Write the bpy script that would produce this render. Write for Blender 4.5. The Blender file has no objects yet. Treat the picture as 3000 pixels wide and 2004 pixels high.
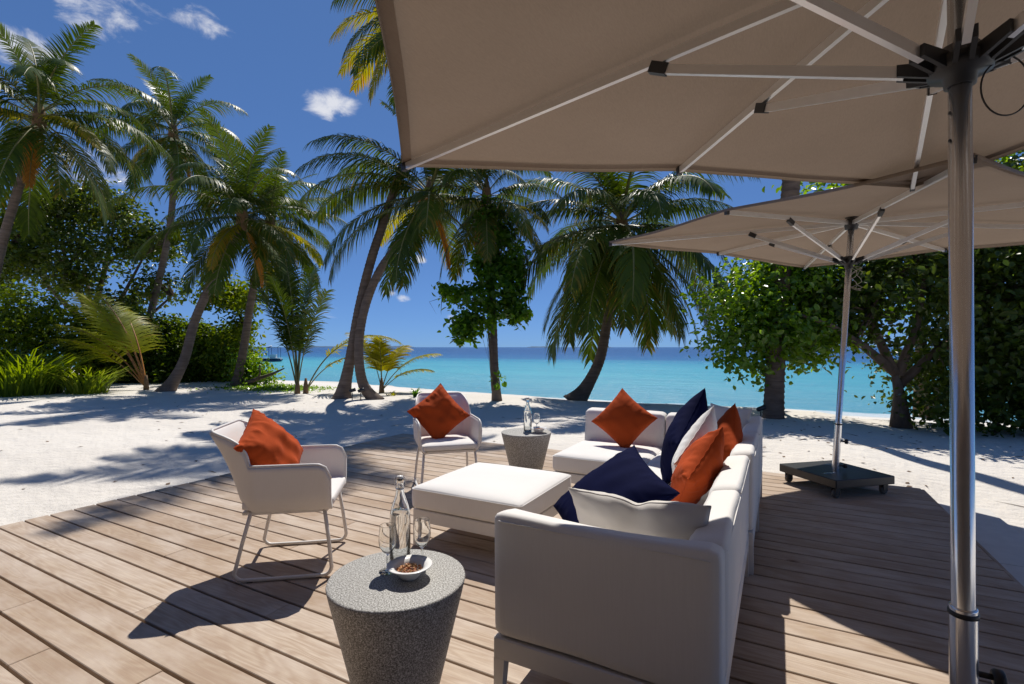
import bpy, bmesh, math, random
import numpy as np
from mathutils import Vector, Matrix, noise as mnoise

# ------------------------------------------------------------------ camera, sky, sun, exposure
SC = bpy.context.scene
COL = SC.collection
R = math.radians
YAW = R(28.24)                    # the deck boards run along X; the viewer looks 28 degrees left of +Y
EYE = 1.33
cam_d = bpy.data.cameras.new('camera')
cam = bpy.data.objects.new('camera', cam_d)
COL.objects.link(cam)
cam.location = (0, 0, EYE)
cam.rotation_euler = (R(90), 0, YAW)
cam_d.sensor_width = 36
cam_d.lens = 17.4
cam_d.shift_y = 0.005
cam_d.clip_start = 0.05
cam_d.clip_end = 30000
SC.camera = cam
SC.view_settings.view_transform = 'Standard'
SC.view_settings.look = 'None'
SC.view_settings.exposure = 0.0
SC.view_settings.gamma = 1
SC.view_settings.use_curve_mapping = False
SC.cycles.use_denoising = True
SC.cycles.max_bounces = 14
SC.cycles.transmission_bounces = 14
SC.cycles.diffuse_bounces = 4
SC.cycles.glossy_bounces = 4
SC.cycles.transparent_max_bounces = 8
SC.cycles.caustics_reflective = False
SC.cycles.caustics_refractive = False
SC.cycles.sample_clamp_indirect = 6

SUN_EL = R(57.4)
SUN_AZ = R(-23.3)                 # from +Y, clockwise positive
sun_dir = Vector((math.sin(SUN_AZ) * math.cos(SUN_EL), math.cos(SUN_AZ) * math.cos(SUN_EL), math.sin(SUN_EL)))
sun_d = bpy.data.lights.new('sun', 'SUN')
sun_d.energy = 5.0
sun_d.angle = R(0.53)
sun_d.color = (1.0, 0.95, 0.865)
sun = bpy.data.objects.new('sun', sun_d)
COL.objects.link(sun)
sun.location = (0, 0, 30)
sun.rotation_euler = sun_dir.to_track_quat('Z', 'Y').to_euler()

world = bpy.data.worlds.new('World')
SC.world = world
world.use_nodes = True


def wdir(px, py):
    """unit direction in the world for a bearing given as tangents right of / above the viewing axis"""
    x, y = px * math.cos(YAW) - math.sin(YAW), px * math.sin(YAW) + math.cos(YAW)
    return Vector((x, y, py)).normalized()


def build_world():
    nt = world.node_tree
    nt.nodes.clear()
    N, L = nt.nodes.new, nt.links.new
    out = N('ShaderNodeOutputWorld')
    bg = N('ShaderNodeBackground')
    bg.inputs['Strength'].default_value = 0.1
    sky = N('ShaderNodeTexSky')
    sky.sky_type = 'NISHITA'
    sky.sun_disc = False
    sky.sun_elevation = SUN_EL
    sky.sun_rotation = SUN_AZ % (2 * math.pi)
    sky.altitude = 0
    sky.air_density = 0.5
    sky.dust_density = 0.1
    sky.ozone_density = 2.0
    hs = N('ShaderNodeHueSaturation')
    hs.inputs['Saturation'].default_value = 1.0
    gm = N('ShaderNodeGamma')
    gm.inputs['Gamma'].default_value = 0.50
    tn = N('ShaderNodeMix'); tn.data_type = 'RGBA'; tn.blend_type = 'MULTIPLY'
    tn.inputs['Factor'].default_value = 1.0
    tn.inputs['B'].default_value = (0.79, 1.38, 2.42, 1)
    L(sky.outputs['Color'], gm.inputs['Color'])
    L(gm.outputs[0], tn.inputs['A'])
    L(tn.outputs['Result'], hs.inputs['Color'])
    tc = N('ShaderNodeTexCoord')
    # clouds: ragged noise kept inside a handful of patches of the sky dome
    sc = N('ShaderNodeVectorMath'); sc.operation = 'MULTIPLY'
    sc.inputs[1].default_value = (1, 1, 2.0)
    L(tc.outputs['Generated'], sc.inputs[0])
    nz = N('ShaderNodeTexNoise')
    nz.inputs['Scale'].default_value = 17
    nz.inputs['Detail'].default_value = 9
    nz.inputs['Roughness'].default_value = 0.62
    nz.inputs['Distortion'].default_value = 0.4
    L(sc.outputs[0], nz.inputs['Vector'])
    total = None
    patches = [(-0.366, 0.49, 0.088, 1.0), (-0.12, 0.055, 0.07, 0.68), (-0.36, 0.07, 0.07, 0.66), (-0.87, 0.36, 0.12, 0.8), (-0.83, 0.685, 0.13, 0.86), (-0.98, 0.60, 0.10, 0.84), (-0.90, 0.735, 0.12, 0.82), (-0.87, 0.38, 0.10, 0.74),
               (-0.187, 0.178, 0.035, 0.95), (-0.25, 0.108, 0.03, 0.9), (-0.22, 0.098, 0.035, 0.7), (-0.62, 0.66, 0.09, 0.72), (-0.5, 0.2, 0.09, 0.55),
               (1.6, 0.5, 0.3, 0.8), (2.5, 0.9, 0.35, 0.8), (-2.2, 0.45, 0.3, 0.8), (-3.5, 1.2, 0.4, 0.8)]
    for bx, by, r, w in patches:
        c = wdir(bx, by)
        d = N('ShaderNodeVectorMath'); d.operation = 'DISTANCE'
        d.inputs[1].default_value = (c.x, c.y, c.z * 2.0)
        L(sc.outputs[0], d.inputs[0])
        m = N('ShaderNodeMapRange')
        m.interpolation_type = 'SMOOTHSTEP'
        m.inputs['From Min'].default_value = r
        m.inputs['From Max'].default_value = r * 0.15
        m.inputs['To Min'].default_value = 0
        m.inputs['To Max'].default_value = w
        L(d.outputs['Value'], m.inputs['Value'])
        if total is None:
            total = m.outputs['Result']
        else:
            a = N('ShaderNodeMath'); a.operation = 'MAXIMUM'
            L(total, a.inputs[0]); L(m.outputs['Result'], a.inputs[1])
            total = a.outputs[0]
    k = N('ShaderNodeMath'); k.operation = 'MULTIPLY_ADD'
    k.inputs[1].default_value = 0.62
    L(total, k.inputs[0]); L(nz.outputs['Fac'], k.inputs[2])
    cm = N('ShaderNodeMapRange')
    cm.interpolation_type = 'SMOOTHSTEP'
    cm.inputs['From Min'].default_value = 0.86
    cm.inputs['From Max'].default_value = 1.22
    cm.inputs['To Max'].default_value = 0.9
    L(k.outputs[0], cm.inputs['Value'])
    mix = N('ShaderNodeMix'); mix.data_type = 'RGBA'
    mix.inputs['B'].default_value = (8.0, 8.1, 8.6, 1)
    L(cm.outputs['Result'], mix.inputs['Factor'])
    L(hs.outputs['Color'], mix.inputs['A'])
    L(mix.outputs['Result'], bg.inputs['Color'])
    L(bg.outputs[0], out.inputs['Surface'])


build_world()

# ------------------------------------------------------------------ helpers
CY, SY = math.cos(YAW), math.sin(YAW)


def W(X, Y, z=0.0):
    """metres right of / ahead of where the viewer stands -> world"""
    return Vector((X * CY - Y * SY, X * SY + Y * CY, z))


def tag(o, label=None, cat=None, group=None, kind=None):
    if label: o['label'] = label
    if cat: o['category'] = cat
    if group: o['group'] = group
    if kind: o['kind'] = kind
    return o


def empty(name, loc=(0, 0, 0), rz=0.0, label=None, cat=None, group=None, kind=None):
    o = bpy.data.objects.new(name, None)
    o.empty_display_size = 0.1
    COL.objects.link(o)
    o.location = loc
    o.rotation_euler = (0, 0, rz)
    return tag(o, label, cat, group, kind)


def link(name, me, parent=None, loc=(0, 0, 0), rot=(0, 0, 0)):
    o = bpy.data.objects.new(name, me)
    COL.objects.link(o)
    o.location = loc
    o.rotation_euler = rot
    if parent is not None:
        o.parent = parent
    return o


def copy_tree(o, parent=None):
    c = o.copy()
    COL.objects.link(c)
    c.parent = parent
    for ch in list(o.children):
        copy_tree(ch, c)
    return c


class MB:
    """collects shapes into one mesh"""
    def __init__(self):
        self.v, self.f, self.s = [], [], []

    def add(self, verts, faces, smooth=True, M=None):
        b = len(self.v)
        if M is not None:
            verts = [M @ Vector(p) for p in verts]
        self.v += [tuple(p) for p in verts]
        self.f += [tuple(i + b for i in f) for f in faces]
        self.s += [smooth] * len(faces)
        return self

    def box(self, c, size, M=None, bevel=0.0, seg=2):
        bm = bmesh.new()
        bmesh.ops.create_cube(bm, size=1)
        for v in bm.verts:
            v.co = Vector((v.co.x * size[0], v.co.y * size[1], v.co.z * size[2]))
        if bevel > 0:
            bmesh.ops.bevel(bm, geom=list(bm.edges), offset=bevel, segments=seg, profile=0.5, affect='EDGES')
        bm.verts.ensure_lookup_table()
        bm.verts.index_update()
        vs = [v.co + Vector(c) for v in bm.verts]
        fs = [[v.index for v in f.verts] for f in bm.faces]
        bm.free()
        return self.add(vs, fs, False, M)

    def tube(self, pts, rad, n=10, cap=True, M=None, flat=None, smooth=True):
        """pts: list of points, rad: number or list; flat: (a, b) scales of the section along side/up"""
        pts = [Vector(p) for p in pts]
        if not hasattr(rad, '__len__'):
            rad = [rad] * len(pts)
        vs, fs = [], []
        side = None
        for i, p in enumerate(pts):
            t = (pts[min(i + 1, len(pts) - 1)] - pts[max(i - 1, 0)]).normalized()
            if side is None:
                ref = Vector((0, 0, 1)) if abs(t.z) < 0.9 else Vector((0, 1, 0))
                side = t.cross(ref).normalized()
            else:
                side = (side - t * side.dot(t)).normalized()
            up = side.cross(t)
            a, b = flat if flat else (1, 1)
            for k in range(n):
                q = 2 * math.pi * k / n
                vs.append(p + side * (math.cos(q) * rad[i] * a) + up * (math.sin(q) * rad[i] * b))
        for i in range(len(pts) - 1):
            for k in range(n):
                k2 = (k + 1) % n
                fs.append((i * n + k, i * n + k2, (i + 1) * n + k2, (i + 1) * n + k))
        if cap:
            fs.append(tuple(reversed(range(n))))
            fs.append(tuple((len(pts) - 1) * n + k for k in range(n)))
        return self.add(vs, fs, smooth, M)

    def lathe(self, prof, n=32, M=None, close=False):
        vs, fs = [], []
        for r, z in prof:
            for k in range(n):
                q = 2 * math.pi * k / n
                vs.append((r * math.cos(q), r * math.sin(q), z))
        m = len(prof)
        for i in range(m - 1):
            for k in range(n):
                k2 = (k + 1) % n
                fs.append((i * n + k, i * n + k2, (i + 1) * n + k2, (i + 1) * n + k))
        if close:
            fs.append(tuple(reversed(range(n))))
            fs.append(tuple((m - 1) * n + k for k in range(n)))
        return self.add(vs, fs, True, M)

    def mesh(self, name, mat):
        me = bpy.data.meshes.new(name)
        me.from_pydata(self.v, [], self.f)
        me.polygons.foreach_set('use_smooth', self.s)
        if mat:
            me.materials.append(mat)
        me.update()
        return me

    def build(self, name, mat, parent=None, loc=(0, 0, 0), rot=(0, 0, 0)):
        return link(name, self.mesh(name, mat), parent, loc, rot)


def rounded_block(size, r, n=10, deform=None):
    """a dense box with rounded edges, (verts, faces); deform(p, unit) -> p"""
    hx, hy, hz = size[0] / 2, size[1] / 2, size[2] / 2
    idx, vs, fs = {}, [], []

    def vert(i, j, k):
        key = (i, j, k)
        if key not in idx:
            def sp(t):                     # denser towards the edges
                s = 2 * t / n - 1
                return math.copysign(abs(s) ** 0.75, s)
            u = Vector((sp(i), sp(j), sp(k)))
            p = Vector((u.x * hx, u.y * hy, u.z * hz))
            q = Vector((max(-hx + r, min(hx - r, p.x)), max(-hy + r, min(hy - r, p.y)), max(-hz + r, min(hz - r, p.z))))
            d = p - q
            if d.length > 1e-9:
                p = q + d.normalized() * r if (abs(d.x) > 1e-9) + (abs(d.y) > 1e-9) + (abs(d.z) > 1e-9) > 1 else p
            if deform:
                p = deform(p, u)
            idx[key] = len(vs)
            vs.append(p)
        return idx[key]
    for a in range(n):
        for b in range(n):
            fs.append((vert(a, b, 0), vert(a, b + 1, 0), vert(a + 1, b + 1, 0), vert(a + 1, b, 0)))
            fs.append((vert(a, b, n), vert(a + 1, b, n), vert(a + 1, b + 1, n), vert(a, b + 1, n)))
            fs.append((vert(a, 0, b), vert(a + 1, 0, b), vert(a + 1, 0, b + 1), vert(a, 0, b + 1)))
            fs.append((vert(a, n, b), vert(a, n, b + 1), vert(a + 1, n, b + 1), vert(a + 1, n, b)))
            fs.append((vert(0, a, b), vert(0, a, b + 1), vert(0, a + 1, b + 1), vert(0, a + 1, b)))
            fs.append((vert(n, a, b), vert(n, a + 1, b), vert(n, a + 1, b + 1), vert(n, a, b + 1)))
    return vs, fs


def quick_mesh(name, V, F, mat, smooth=True, attr=None):
    """V (n,3) array, F (m,k) index array with k = 3 or 4"""
    V = np.asarray(V, dtype=np.float32)
    F = np.asarray(F, dtype=np.int32)
    me = bpy.data.meshes.new(name)
    me.vertices.add(len(V))
    me.vertices.foreach_set('co', V.ravel())
    k = F.shape[1]
    me.loops.add(F.size)
    me.loops.foreach_set('vertex_index', F.ravel())
    me.polygons.add(len(F))
    me.polygons.foreach_set('loop_start', np.arange(0, F.size, k, dtype=np.int32))
    me.polygons.foreach_set('loop_total', np.full(len(F), k, dtype=np.int32))
    me.polygons.foreach_set('use_smooth', np.full(len(F), smooth))
    if attr is not None:
        a = me.attributes.new('tint', 'FLOAT', 'POINT')
        a.data.foreach_set('value', np.asarray(attr, dtype=np.float32))
    me.materials.append(mat)
    me.update()
    me.validate()
    return me


# ------------------------------------------------------------------ materials
class Mat:
    def __init__(self, name):
        self.m = bpy.data.materials.new(name)
        self.m.use_nodes = True
        self.nt = self.m.node_tree
        self.nt.nodes.clear()
        self.out = self.n('ShaderNodeOutputMaterial')
        self.p = self.n('ShaderNodeBsdfPrincipled')
        self.l(self.p.outputs[0], self.out.inputs['Surface'])

    def n(self, t, **kw):
        nd = self.nt.nodes.new(t)
        for k, v in kw.items():
            if k in nd.inputs:
                nd.inputs[k].default_value = v
            else:
                setattr(nd, k, v)
        return nd

    def l(self, a, b):
        self.nt.links.new(a, b)

    def set(self, **kw):
        for k, v in kw.items():
            k = k.replace('_', ' ')
            self.p.inputs[k].default_value = v
        return self

    def coord(self, kind='Object', scale=(1, 1, 1)):
        tc = self.n('ShaderNodeTexCoord')
        mp = self.n('ShaderNodeMapping')
        mp.inputs['Scale'].default_value = scale
        self.l(tc.outputs[kind], mp.inputs['Vector'])
        return mp.outputs[0]

    def noise(self, vec, scale, detail=4, rough=0.55, dist=0.0):
        nd = self.n('ShaderNodeTexNoise')
        nd.inputs['Scale'].default_value = scale
        nd.inputs['Detail'].default_value = detail
        nd.inputs['Roughness'].default_value = rough
        nd.inputs['Distortion'].default_value = dist
        if vec is not None:
            self.l(vec, nd.inputs['Vector'])
        return nd.outputs['Fac']

    def ramp(self, fac, stops):
        r = self.n('ShaderNodeValToRGB')
        e = r.color_ramp.elements
        while len(e) < len(stops):
            e.new(0.5)
        for el, (pos, c) in zip(e, stops):
            el.position = pos
            el.color = (*c, 1) if len(c) == 3 else c
        self.l(fac, r.inputs['Fac'])
        return r.outputs['Color']

    def math(self, op, a, b=None):
        nd = self.n('ShaderNodeMath', operation=op)
        for i, x in enumerate((a, b)):
            if x is None: continue
            if isinstance(x, (int, float)): nd.inputs[i].default_value = x
            else: self.l(x, nd.inputs[i])
        return nd.outputs[0]

    def mix(self, fac, a, b, blend='MIX'):
        nd = self.n('ShaderNodeMix', data_type='RGBA', blend_type=blend)
        for key, x in (('Factor', fac), ('A', a), ('B', b)):
            if isinstance(x, (int, float)): nd.inputs[key].default_value = x
            elif isinstance(x, (tuple, list)): nd.inputs[key].default_value = (*x[:3], 1)
            else: self.l(x, nd.inputs[key])
        return nd.outputs['Result']

    def color(self, c):
        self.l(c, self.p.inputs['Base Color'])
        return self

    def bump(self, h, strength=0.3, dist=0.01):
        b = self.n('ShaderNodeBump')
        b.inputs['Strength'].default_value = strength
        b.inputs['Distance'].default_value = dist
        self.l(h, b.inputs['Height'])
        self.l(b.outputs[0], self.p.inputs['Normal'])
        return self


def fabric(name, col, scale=900, rough=0.85, var=0.06, bump=0.12, sheen=0.15, fspec=0.2, streak=0.0):
    m = Mat(name)
    v = m.coord()
    a = m.noise(v, 3.0, 4)
    b = m.noise(v, scale, 2)
    dark = tuple(c * (1 - 2.2 * var) for c in col)
    fc = m.ramp(a, [(0.25, dark), (0.75, col)])
    if streak:
        st = m.noise(m.coord(scale=(1, 1, 0.03)), 170, 3, 0.6)
        fc = m.mix(m.ramp(st, [(0.35, (streak, streak, streak)), (0.6, (0, 0, 0))]), fc, tuple(x * 0.72 for x in col))
    m.color(fc)
    m.set(Roughness=rough, Sheen_Weight=sheen, Specular_IOR_Level=fspec)
    big = m.noise(v, 14, 3)
    h = m.math('ADD', m.math('MULTIPLY', b, 0.25), m.math('MULTIPLY', big, 1.0))
    m.bump(h, bump, 0.012)
    return m.m


def plain(name, col, rough=0.5, metal=0.0, spec=0.5, var=0.08, nscale=20, bump=0.0):
    m = Mat(name)
    v = m.coord()
    a = m.noise(v, nscale, 5)
    m.color(m.ramp(a, [(0.3, tuple(c * (1 - var) for c in col)), (0.7, tuple(min(1, c * (1 + var)) for c in col))]))
    m.set(Roughness=rough, Metallic=metal, Specular_IOR_Level=spec)
    if bump:
        m.bump(a, bump, 0.01)
    return m.m


def leaf_mat(name, dark, light, trans=0.45, rough=0.38, warm=None, use_obj=True, spec=0.10):
    """backlit leaf: diffuse and gloss on top, light passing through; tint attribute 0..1 runs dark -> light (-> warm)"""
    m = Mat(name)
    at = m.n('ShaderNodeAttribute', attribute_name='tint')
    oi = m.n('ShaderNodeObjectInfo')
    f = at.outputs['Fac']
    if use_obj:
        f = m.math('ADD', m.math('MULTIPLY', f, 0.75), m.math('MULTIPLY', oi.outputs['Random'], 0.25))
    stops = [(0.0, dark), (0.6, light)]
    if warm:
        stops = [(0.0, dark), (0.5, light), (0.72, light), (1.0, warm)]
    c = m.ramp(f, stops)
    m.color(c)
    m.set(Roughness=rough, Specular_IOR_Level=spec)
    tr = m.n('ShaderNodeBsdfTranslucent')
    hsv = m.n('ShaderNodeHueSaturation')
    hsv.inputs['Hue'].default_value = 0.482
    hsv.inputs['Saturation'].default_value = 1.15
    hsv.inputs['Value'].default_value = 2.3
    m.l(c, hsv.inputs['Color'])
    m.l(hsv.outputs[0], tr.inputs['Color'])
    mx = m.n('ShaderNodeMixShader')
    mx.inputs[0].default_value = trans
    m.l(m.p.outputs[0], mx.inputs[1])
    m.l(tr.outputs[0], mx.inputs[2])
    m.l(mx.outputs[0], m.out.inputs['Surface'])
    return m.m


def make_wood():
    m = Mat('deck_wood')
    tc = m.n('ShaderNodeTexCoord')
    oi = m.n('ShaderNodeObjectInfo')
    off = m.n('ShaderNodeVectorMath', operation='SCALE')
    cmb = m.n('ShaderNodeCombineXYZ')
    rnd = oi.outputs['Random']
    m.l(m.math('MULTIPLY', rnd, 73.0), cmb.inputs[0])
    m.l(m.math('MULTIPLY', rnd, 31.0), cmb.inputs[1])
    m.l(m.math('MULTIPLY', rnd, 17.0), cmb.inputs[2])
    add = m.n('ShaderNodeVectorMath', operation='ADD')
    m.l(tc.outputs['Object'], add.inputs[0]); m.l(cmb.outputs[0], add.inputs[1])
    st = m.n('ShaderNodeMapping'); st.inputs['Scale'].default_value = (0.75, 5.5, 5.5)
    m.l(add.outputs[0], st.inputs['Vector'])
    rings = m.noise(st.outputs[0], 1.15, 2.5, 0.5, 0.35)
    rr = m.math('SINE', m.math('MULTIPLY', rings, 95.0))
    rr = m.math('MULTIPLY_ADD', rr, 0.5)
    st2 = m.n('ShaderNodeMapping'); st2.inputs['Scale'].default_value = (3.0, 110, 110)
    m.l(add.outputs[0], st2.inputs['Vector'])
    fine = m.noise(st2.outputs[0], 1.0, 5, 0.7)
    st3 = m.n('ShaderNodeMapping'); st3.inputs['Scale'].default_value = (1.3, 3.0, 1)
    m.l(add.outputs[0], st3.inputs['Vector'])
    blot = m.noise(st3.outputs[0], 1.6, 5, 0.6)
    base = m.ramp(rnd, [(0.0, (0.36, 0.265, 0.185)), (0.3, (0.46, 0.365, 0.28)), (0.55, (0.52, 0.425, 0.335)), (0.8, (0.41, 0.31, 0.22)), (1.0, (0.345, 0.27, 0.21))])
    g1 = m.mix(m.math('MULTIPLY', m.math('MAXIMUM', rr, 0.0), 0.42), base, (0.29, 0.185, 0.125))
    g2 = m.mix(m.ramp(fine, [(0.38, (0.60, 0.60, 0.60)), (0.60, (0, 0, 0))]), g1, (0.33, 0.235, 0.17))
    g3 = m.mix(m.ramp(blot, [(0.42, (0, 0, 0)), (0.72, (0.6, 0.6, 0.6))]), g2, (0.60, 0.52, 0.45))
    # knots
    vo = m.n('ShaderNodeTexVoronoi', feature='F1')
    st4 = m.n('ShaderNodeMapping'); st4.inputs['Scale'].default_value = (1.0, 2.6, 1)
    m.l(add.outputs[0], st4.inputs['Vector'])
    vo.inputs['Scale'].default_value = 1.35
    m.l(st4.outputs[0], vo.inputs['Vector'])
    kn = m.ramp(vo.outputs['Distance'], [(0.02, (0.85, 0.85, 0.85)), (0.065, (0, 0, 0))])
    g4 = m.mix(kn, g3, (0.16, 0.085, 0.05))
    m.color(g4)
    m.set(Roughness=0.72, Specular_IOR_Level=0.25)
    m.bump(m.math('ADD', m.math('MULTIPLY', rr, 0.3), fine), 0.25, 0.003)
    return m.m


def make_sand():
    m = Mat('coral_sand')
    v = m.coord()
    a = m.noise(v, 0.35, 5)
    b = m.noise(v, 9.0, 6, 0.6)
    c = m.noise(v, 130, 3, 0.7)
    col = m.ramp(a, [(0.3, (0.66, 0.615, 0.56)), (0.7, (0.73, 0.69, 0.635))])
    col = m.mix(m.ramp(c, [(0.30, (0.5, 0.5, 0.5)), (0.42, (0, 0, 0))]), col, (0.40, 0.34, 0.28))
    # damp, darker sand where the beach meets the water
    sep = m.n('ShaderNodeSeparateXYZ')
    m.l(v, sep.inputs[0])
    wet = m.n('ShaderNodeMapRange')
    wet.inputs['From Min'].default_value = -0.82; wet.inputs['From Max'].default_value = -0.98
    m.l(sep.outputs['Z'], wet.inputs['Value'])
    col = m.mix(m.math('MULTIPLY', wet.outputs[0], 0.5), col, (0.55, 0.51, 0.44))
    m.color(col)
    m.set(Roughness=0.95, Specular_IOR_Level=0.1)
    d = m.noise(v, 2.2, 4, 0.55)
    h = m.math('ADD', m.math('MULTIPLY', d, 1.6), m.math('ADD', m.math('MULTIPLY', b, 0.7), m.math('MULTIPLY', c, 0.12)))
    m.bump(h, 0.75, 0.06)
    return m.m


def make_sea():
    m = Mat('lagoon_water')
    tc = m.n('ShaderNodeTexCoord')
    sep = m.n('ShaderNodeSeparateXYZ')
    m.l(tc.outputs['Object'], sep.inputs[0])
    st = m.n('ShaderNodeMapping'); st.inputs['Scale'].default_value = (0.006, 0.02, 1)
    m.l(tc.outputs['Object'], st.inputs['Vector'])
    wob = m.noise(st.outputs[0], 1.0, 5, 0.6)
    # depth of the lagoon grows with the distance from the beach; reef patches make bands
    dist = m.math('ADD', sep.outputs['Y'], m.math('MULTIPLY', m.math('SUBTRACT', wob, 0.5), 60.0))
    mr = m.n('ShaderNodeMapRange')
    mr.inputs['From Min'].default_value = 16; mr.inputs['From Max'].default_value = 216
    m.l(dist, mr.inputs['Value'])
    col = m.ramp(mr.outputs[0], [(0.0, (0.42, 0.58, 0.54)), (0.03, (0.20, 0.47, 0.47)), (0.13, (0.09, 0.40, 0.43)), (0.24, (0.045, 0.28, 0.37)), (0.38, (0.02, 0.12, 0.26)), (0.62, (0.014, 0.075, 0.21)), (1.0, (0.012, 0.055, 0.17))])
    st2 = m.n('ShaderNodeMapping'); st2.inputs['Scale'].default_value = (0.0012, 0.018, 1)
    m.l(tc.outputs['Object'], st2.inputs['Vector'])
    band = m.noise(st2.outputs[0], 1.0, 4, 0.6)
    col = m.mix(m.ramp(band, [(0.52, (0, 0, 0)), (0.66, (0.45, 0.45, 0.45))]), col, (0.02, 0.10, 0.26))
    st5 = m.n('ShaderNodeMapping'); st5.inputs['Scale'].default_value = (0.25, 1.5, 1)
    m.l(tc.outputs['Object'], st5.inputs['Vector'])
    rip = m.noise(st5.outputs[0], 1.3, 5, 0.65)
    col = m.mix(m.ramp(rip, [(0.48, (0, 0, 0)), (0.70, (0.35, 0.35, 0.35))]), col, (0.03, 0.22, 0.30))  # ripple shading put into the colour as darker streaks
    st6 = m.n('ShaderNodeMapping'); st6.inputs['Scale'].default_value = (0.22, 0.5, 1)
    m.l(tc.outputs['Object'], st6.inputs['Vector'])
    fo = m.noise(st6.outputs[0], 1.0, 5, 0.7)
    fr = m.n('ShaderNodeMapRange')
    fr.inputs['From Min'].default_value = 22.3; fr.inputs['From Max'].default_value = 20.6
    m.l(sep.outputs['Y'], fr.inputs['Value'])
    foam = m.ramp(m.math('ADD', m.math('MULTIPLY', fr.outputs[0], 0.35), fo), [(0.72, (0, 0, 0)), (0.82, (0.8, 0.8, 0.8))])
    col = m.mix(foam, col, (0.75, 0.78, 0.76))
    m.color(col)
    m.set(Roughness=0.25, Specular_IOR_Level=0.22, IOR=1.33)
    st3 = m.n('ShaderNodeMapping'); st3.inputs['Scale'].default_value = (0.7, 1.6, 1)
    m.l(tc.outputs['Object'], st3.inputs['Vector'])
    w1 = m.noise(st3.outputs[0], 1.1, 6, 0.65)
    w2 = m.noise(st3.outputs[0], 0.22, 4, 0.6)
    m.bump(m.math('ADD', w1, m.math('MULTIPLY', w2, 2.0)), 0.9, 0.22)
    return m.m


def make_granite():
    m = Mat('grey_granite')
    v = m.coord()
    a = m.noise(v, 190, 4, 0.8)
    b = m.noise(v, 420, 2, 0.8)
    c = m.noise(v, 6, 3)
    col = m.ramp(a, [(0.36, (0.07, 0.065, 0.058)), (0.46, (0.20, 0.19, 0.175)), (0.54, (0.40, 0.39, 0.37)), (0.64, (0.78, 0.77, 0.75))])
    col = m.mix(m.ramp(b, [(0.60, (0, 0, 0)), (0.72, (0.6, 0.6, 0.6))]), col, (0.03, 0.03, 0.03))
    col = m.mix(m.math('MULTIPLY', c, 0.12), col, (0.48, 0.45, 0.41))
    m.color(col)
    m.set(Roughness=0.62, Specular_IOR_Level=0.35)
    m.bump(a, 0.25, 0.002)
    return m.m


def make_canopy():
    m = Mat('taupe_canvas')
    v = m.coord()
    st = m.n('ShaderNodeMapping'); st.inputs['Scale'].default_value = (300, 40, 1)
    tc = m.n('ShaderNodeTexCoord')
    m.l(tc.outputs['Object'], st.inputs['Vector'])
    weave = m.noise(st.outputs[0], 1.0, 3, 0.6)
    a = m.noise(v, 2.0, 4)
    col = m.ramp(m.math('ADD', m.math('MULTIPLY', weave, 0.5), m.math('MULTIPLY', a, 0.5)), [(0.35, (0.208, 0.162, 0.128)), (0.65, (0.262, 0.208, 0.166))])
    m.color(col)
    m.set(Roughness=0.9, Specular_IOR_Level=0.1)
    crease = m.noise(v, 5.0, 4, 0.6, 0.8)
    m.bump(m.math('ADD', m.math('MULTIPLY', weave, 0.12), crease), 0.35, 0.012)
    tr = m.n('ShaderNodeBsdfTranslucent')
    tr.inputs['Color'].default_value = (0.45, 0.325, 0.225, 1)
    mx = m.n('ShaderNodeMixShader'); mx.inputs[0].default_value = 0.125
    m.l(m.p.outputs[0], mx.inputs[1]); m.l(tr.outputs[0], mx.inputs[2]); m.l(mx.outputs[0], m.out.inputs['Surface'])
    return m.m


def make_bark(name, c0, c1, scale=9, stretch=(1, 1, 0.6)):
    m = Mat(name)
    v = m.coord(scale=stretch)
    a = m.noise(v, scale, 6, 0.65, 0.5)
    b = m.noise(v, 1.2, 3)
    col = m.ramp(a, [(0.3, c0), (0.7, c1)])
    col = m.mix(m.math('MULTIPLY', b, 0.35), col, tuple(x * 1.25 for x in c1))
    m.color(col)
    m.set(Roughness=0.9, Specular_IOR_Level=0.15)
    m.bump(a, 0.6, 0.02)
    return m.m


def make_glass(name, col=(1, 1, 1), ior=1.45, rough=0.0):
    m = Mat(name)
    m.set(Base_Color=(*col, 1), Roughness=rough, IOR=ior, Transmission_Weight=1.0)
    return m.m


M = {}
M['wood'] = make_wood()
M['wood_dark'] = plain('joist_wood', (0.045, 0.032, 0.024), 0.9, var=0.3)
M['villa_wood'] = plain('dark_stained_timber', (0.15, 0.108, 0.08), 0.7, var=0.25, nscale=6)  # timber of the added house, toned for the light it bounces
M['thatch'] = plain('palm_thatch', (0.10, 0.08, 0.055), 0.95, var=0.3)
M['sand'] = make_sand()
M['step'] = plain('pale_limestone', (0.58, 0.56, 0.53), 0.85, var=0.06, nscale=9, bump=0.15)
M['sea'] = make_sea()
M['granite'] = make_granite()
M['canopy'] = make_canopy()
M['sofa'] = fabric('white_outdoor_fabric', (0.80, 0.775, 0.75), var=0.03, bump=0.16, streak=0.10)
M['chair'] = fabric('white_sling_fabric', (0.76, 0.725, 0.70), var=0.02, bump=0.08, streak=0.08)
M['frame'] = plain('white_powder_coat', (0.72, 0.69, 0.66), 0.42, var=0.02)
M['orange'] = fabric('rust_orange_canvas', (0.45, 0.070, 0.016), var=0.06, bump=0.2, sheen=0.03, fspec=0.06)
M['navy'] = fabric('navy_blue_canvas', (0.004, 0.006, 0.036), var=0.06, bump=0.2, sheen=0.0, fspec=0.04)
M['pale'] = fabric('pale_grey_canvas', (0.70, 0.66, 0.62), var=0.04, bump=0.2)
M['white_c'] = fabric('white_canvas', (0.80, 0.79, 0.78), var=0.03, bump=0.2)
M['tag'] = plain('label_cloth', (0.75, 0.48, 0.38), 0.8)
M['alu'] = plain('brushed_aluminium', (0.82, 0.80, 0.78), 0.32, 0.62, var=0.03)
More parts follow.
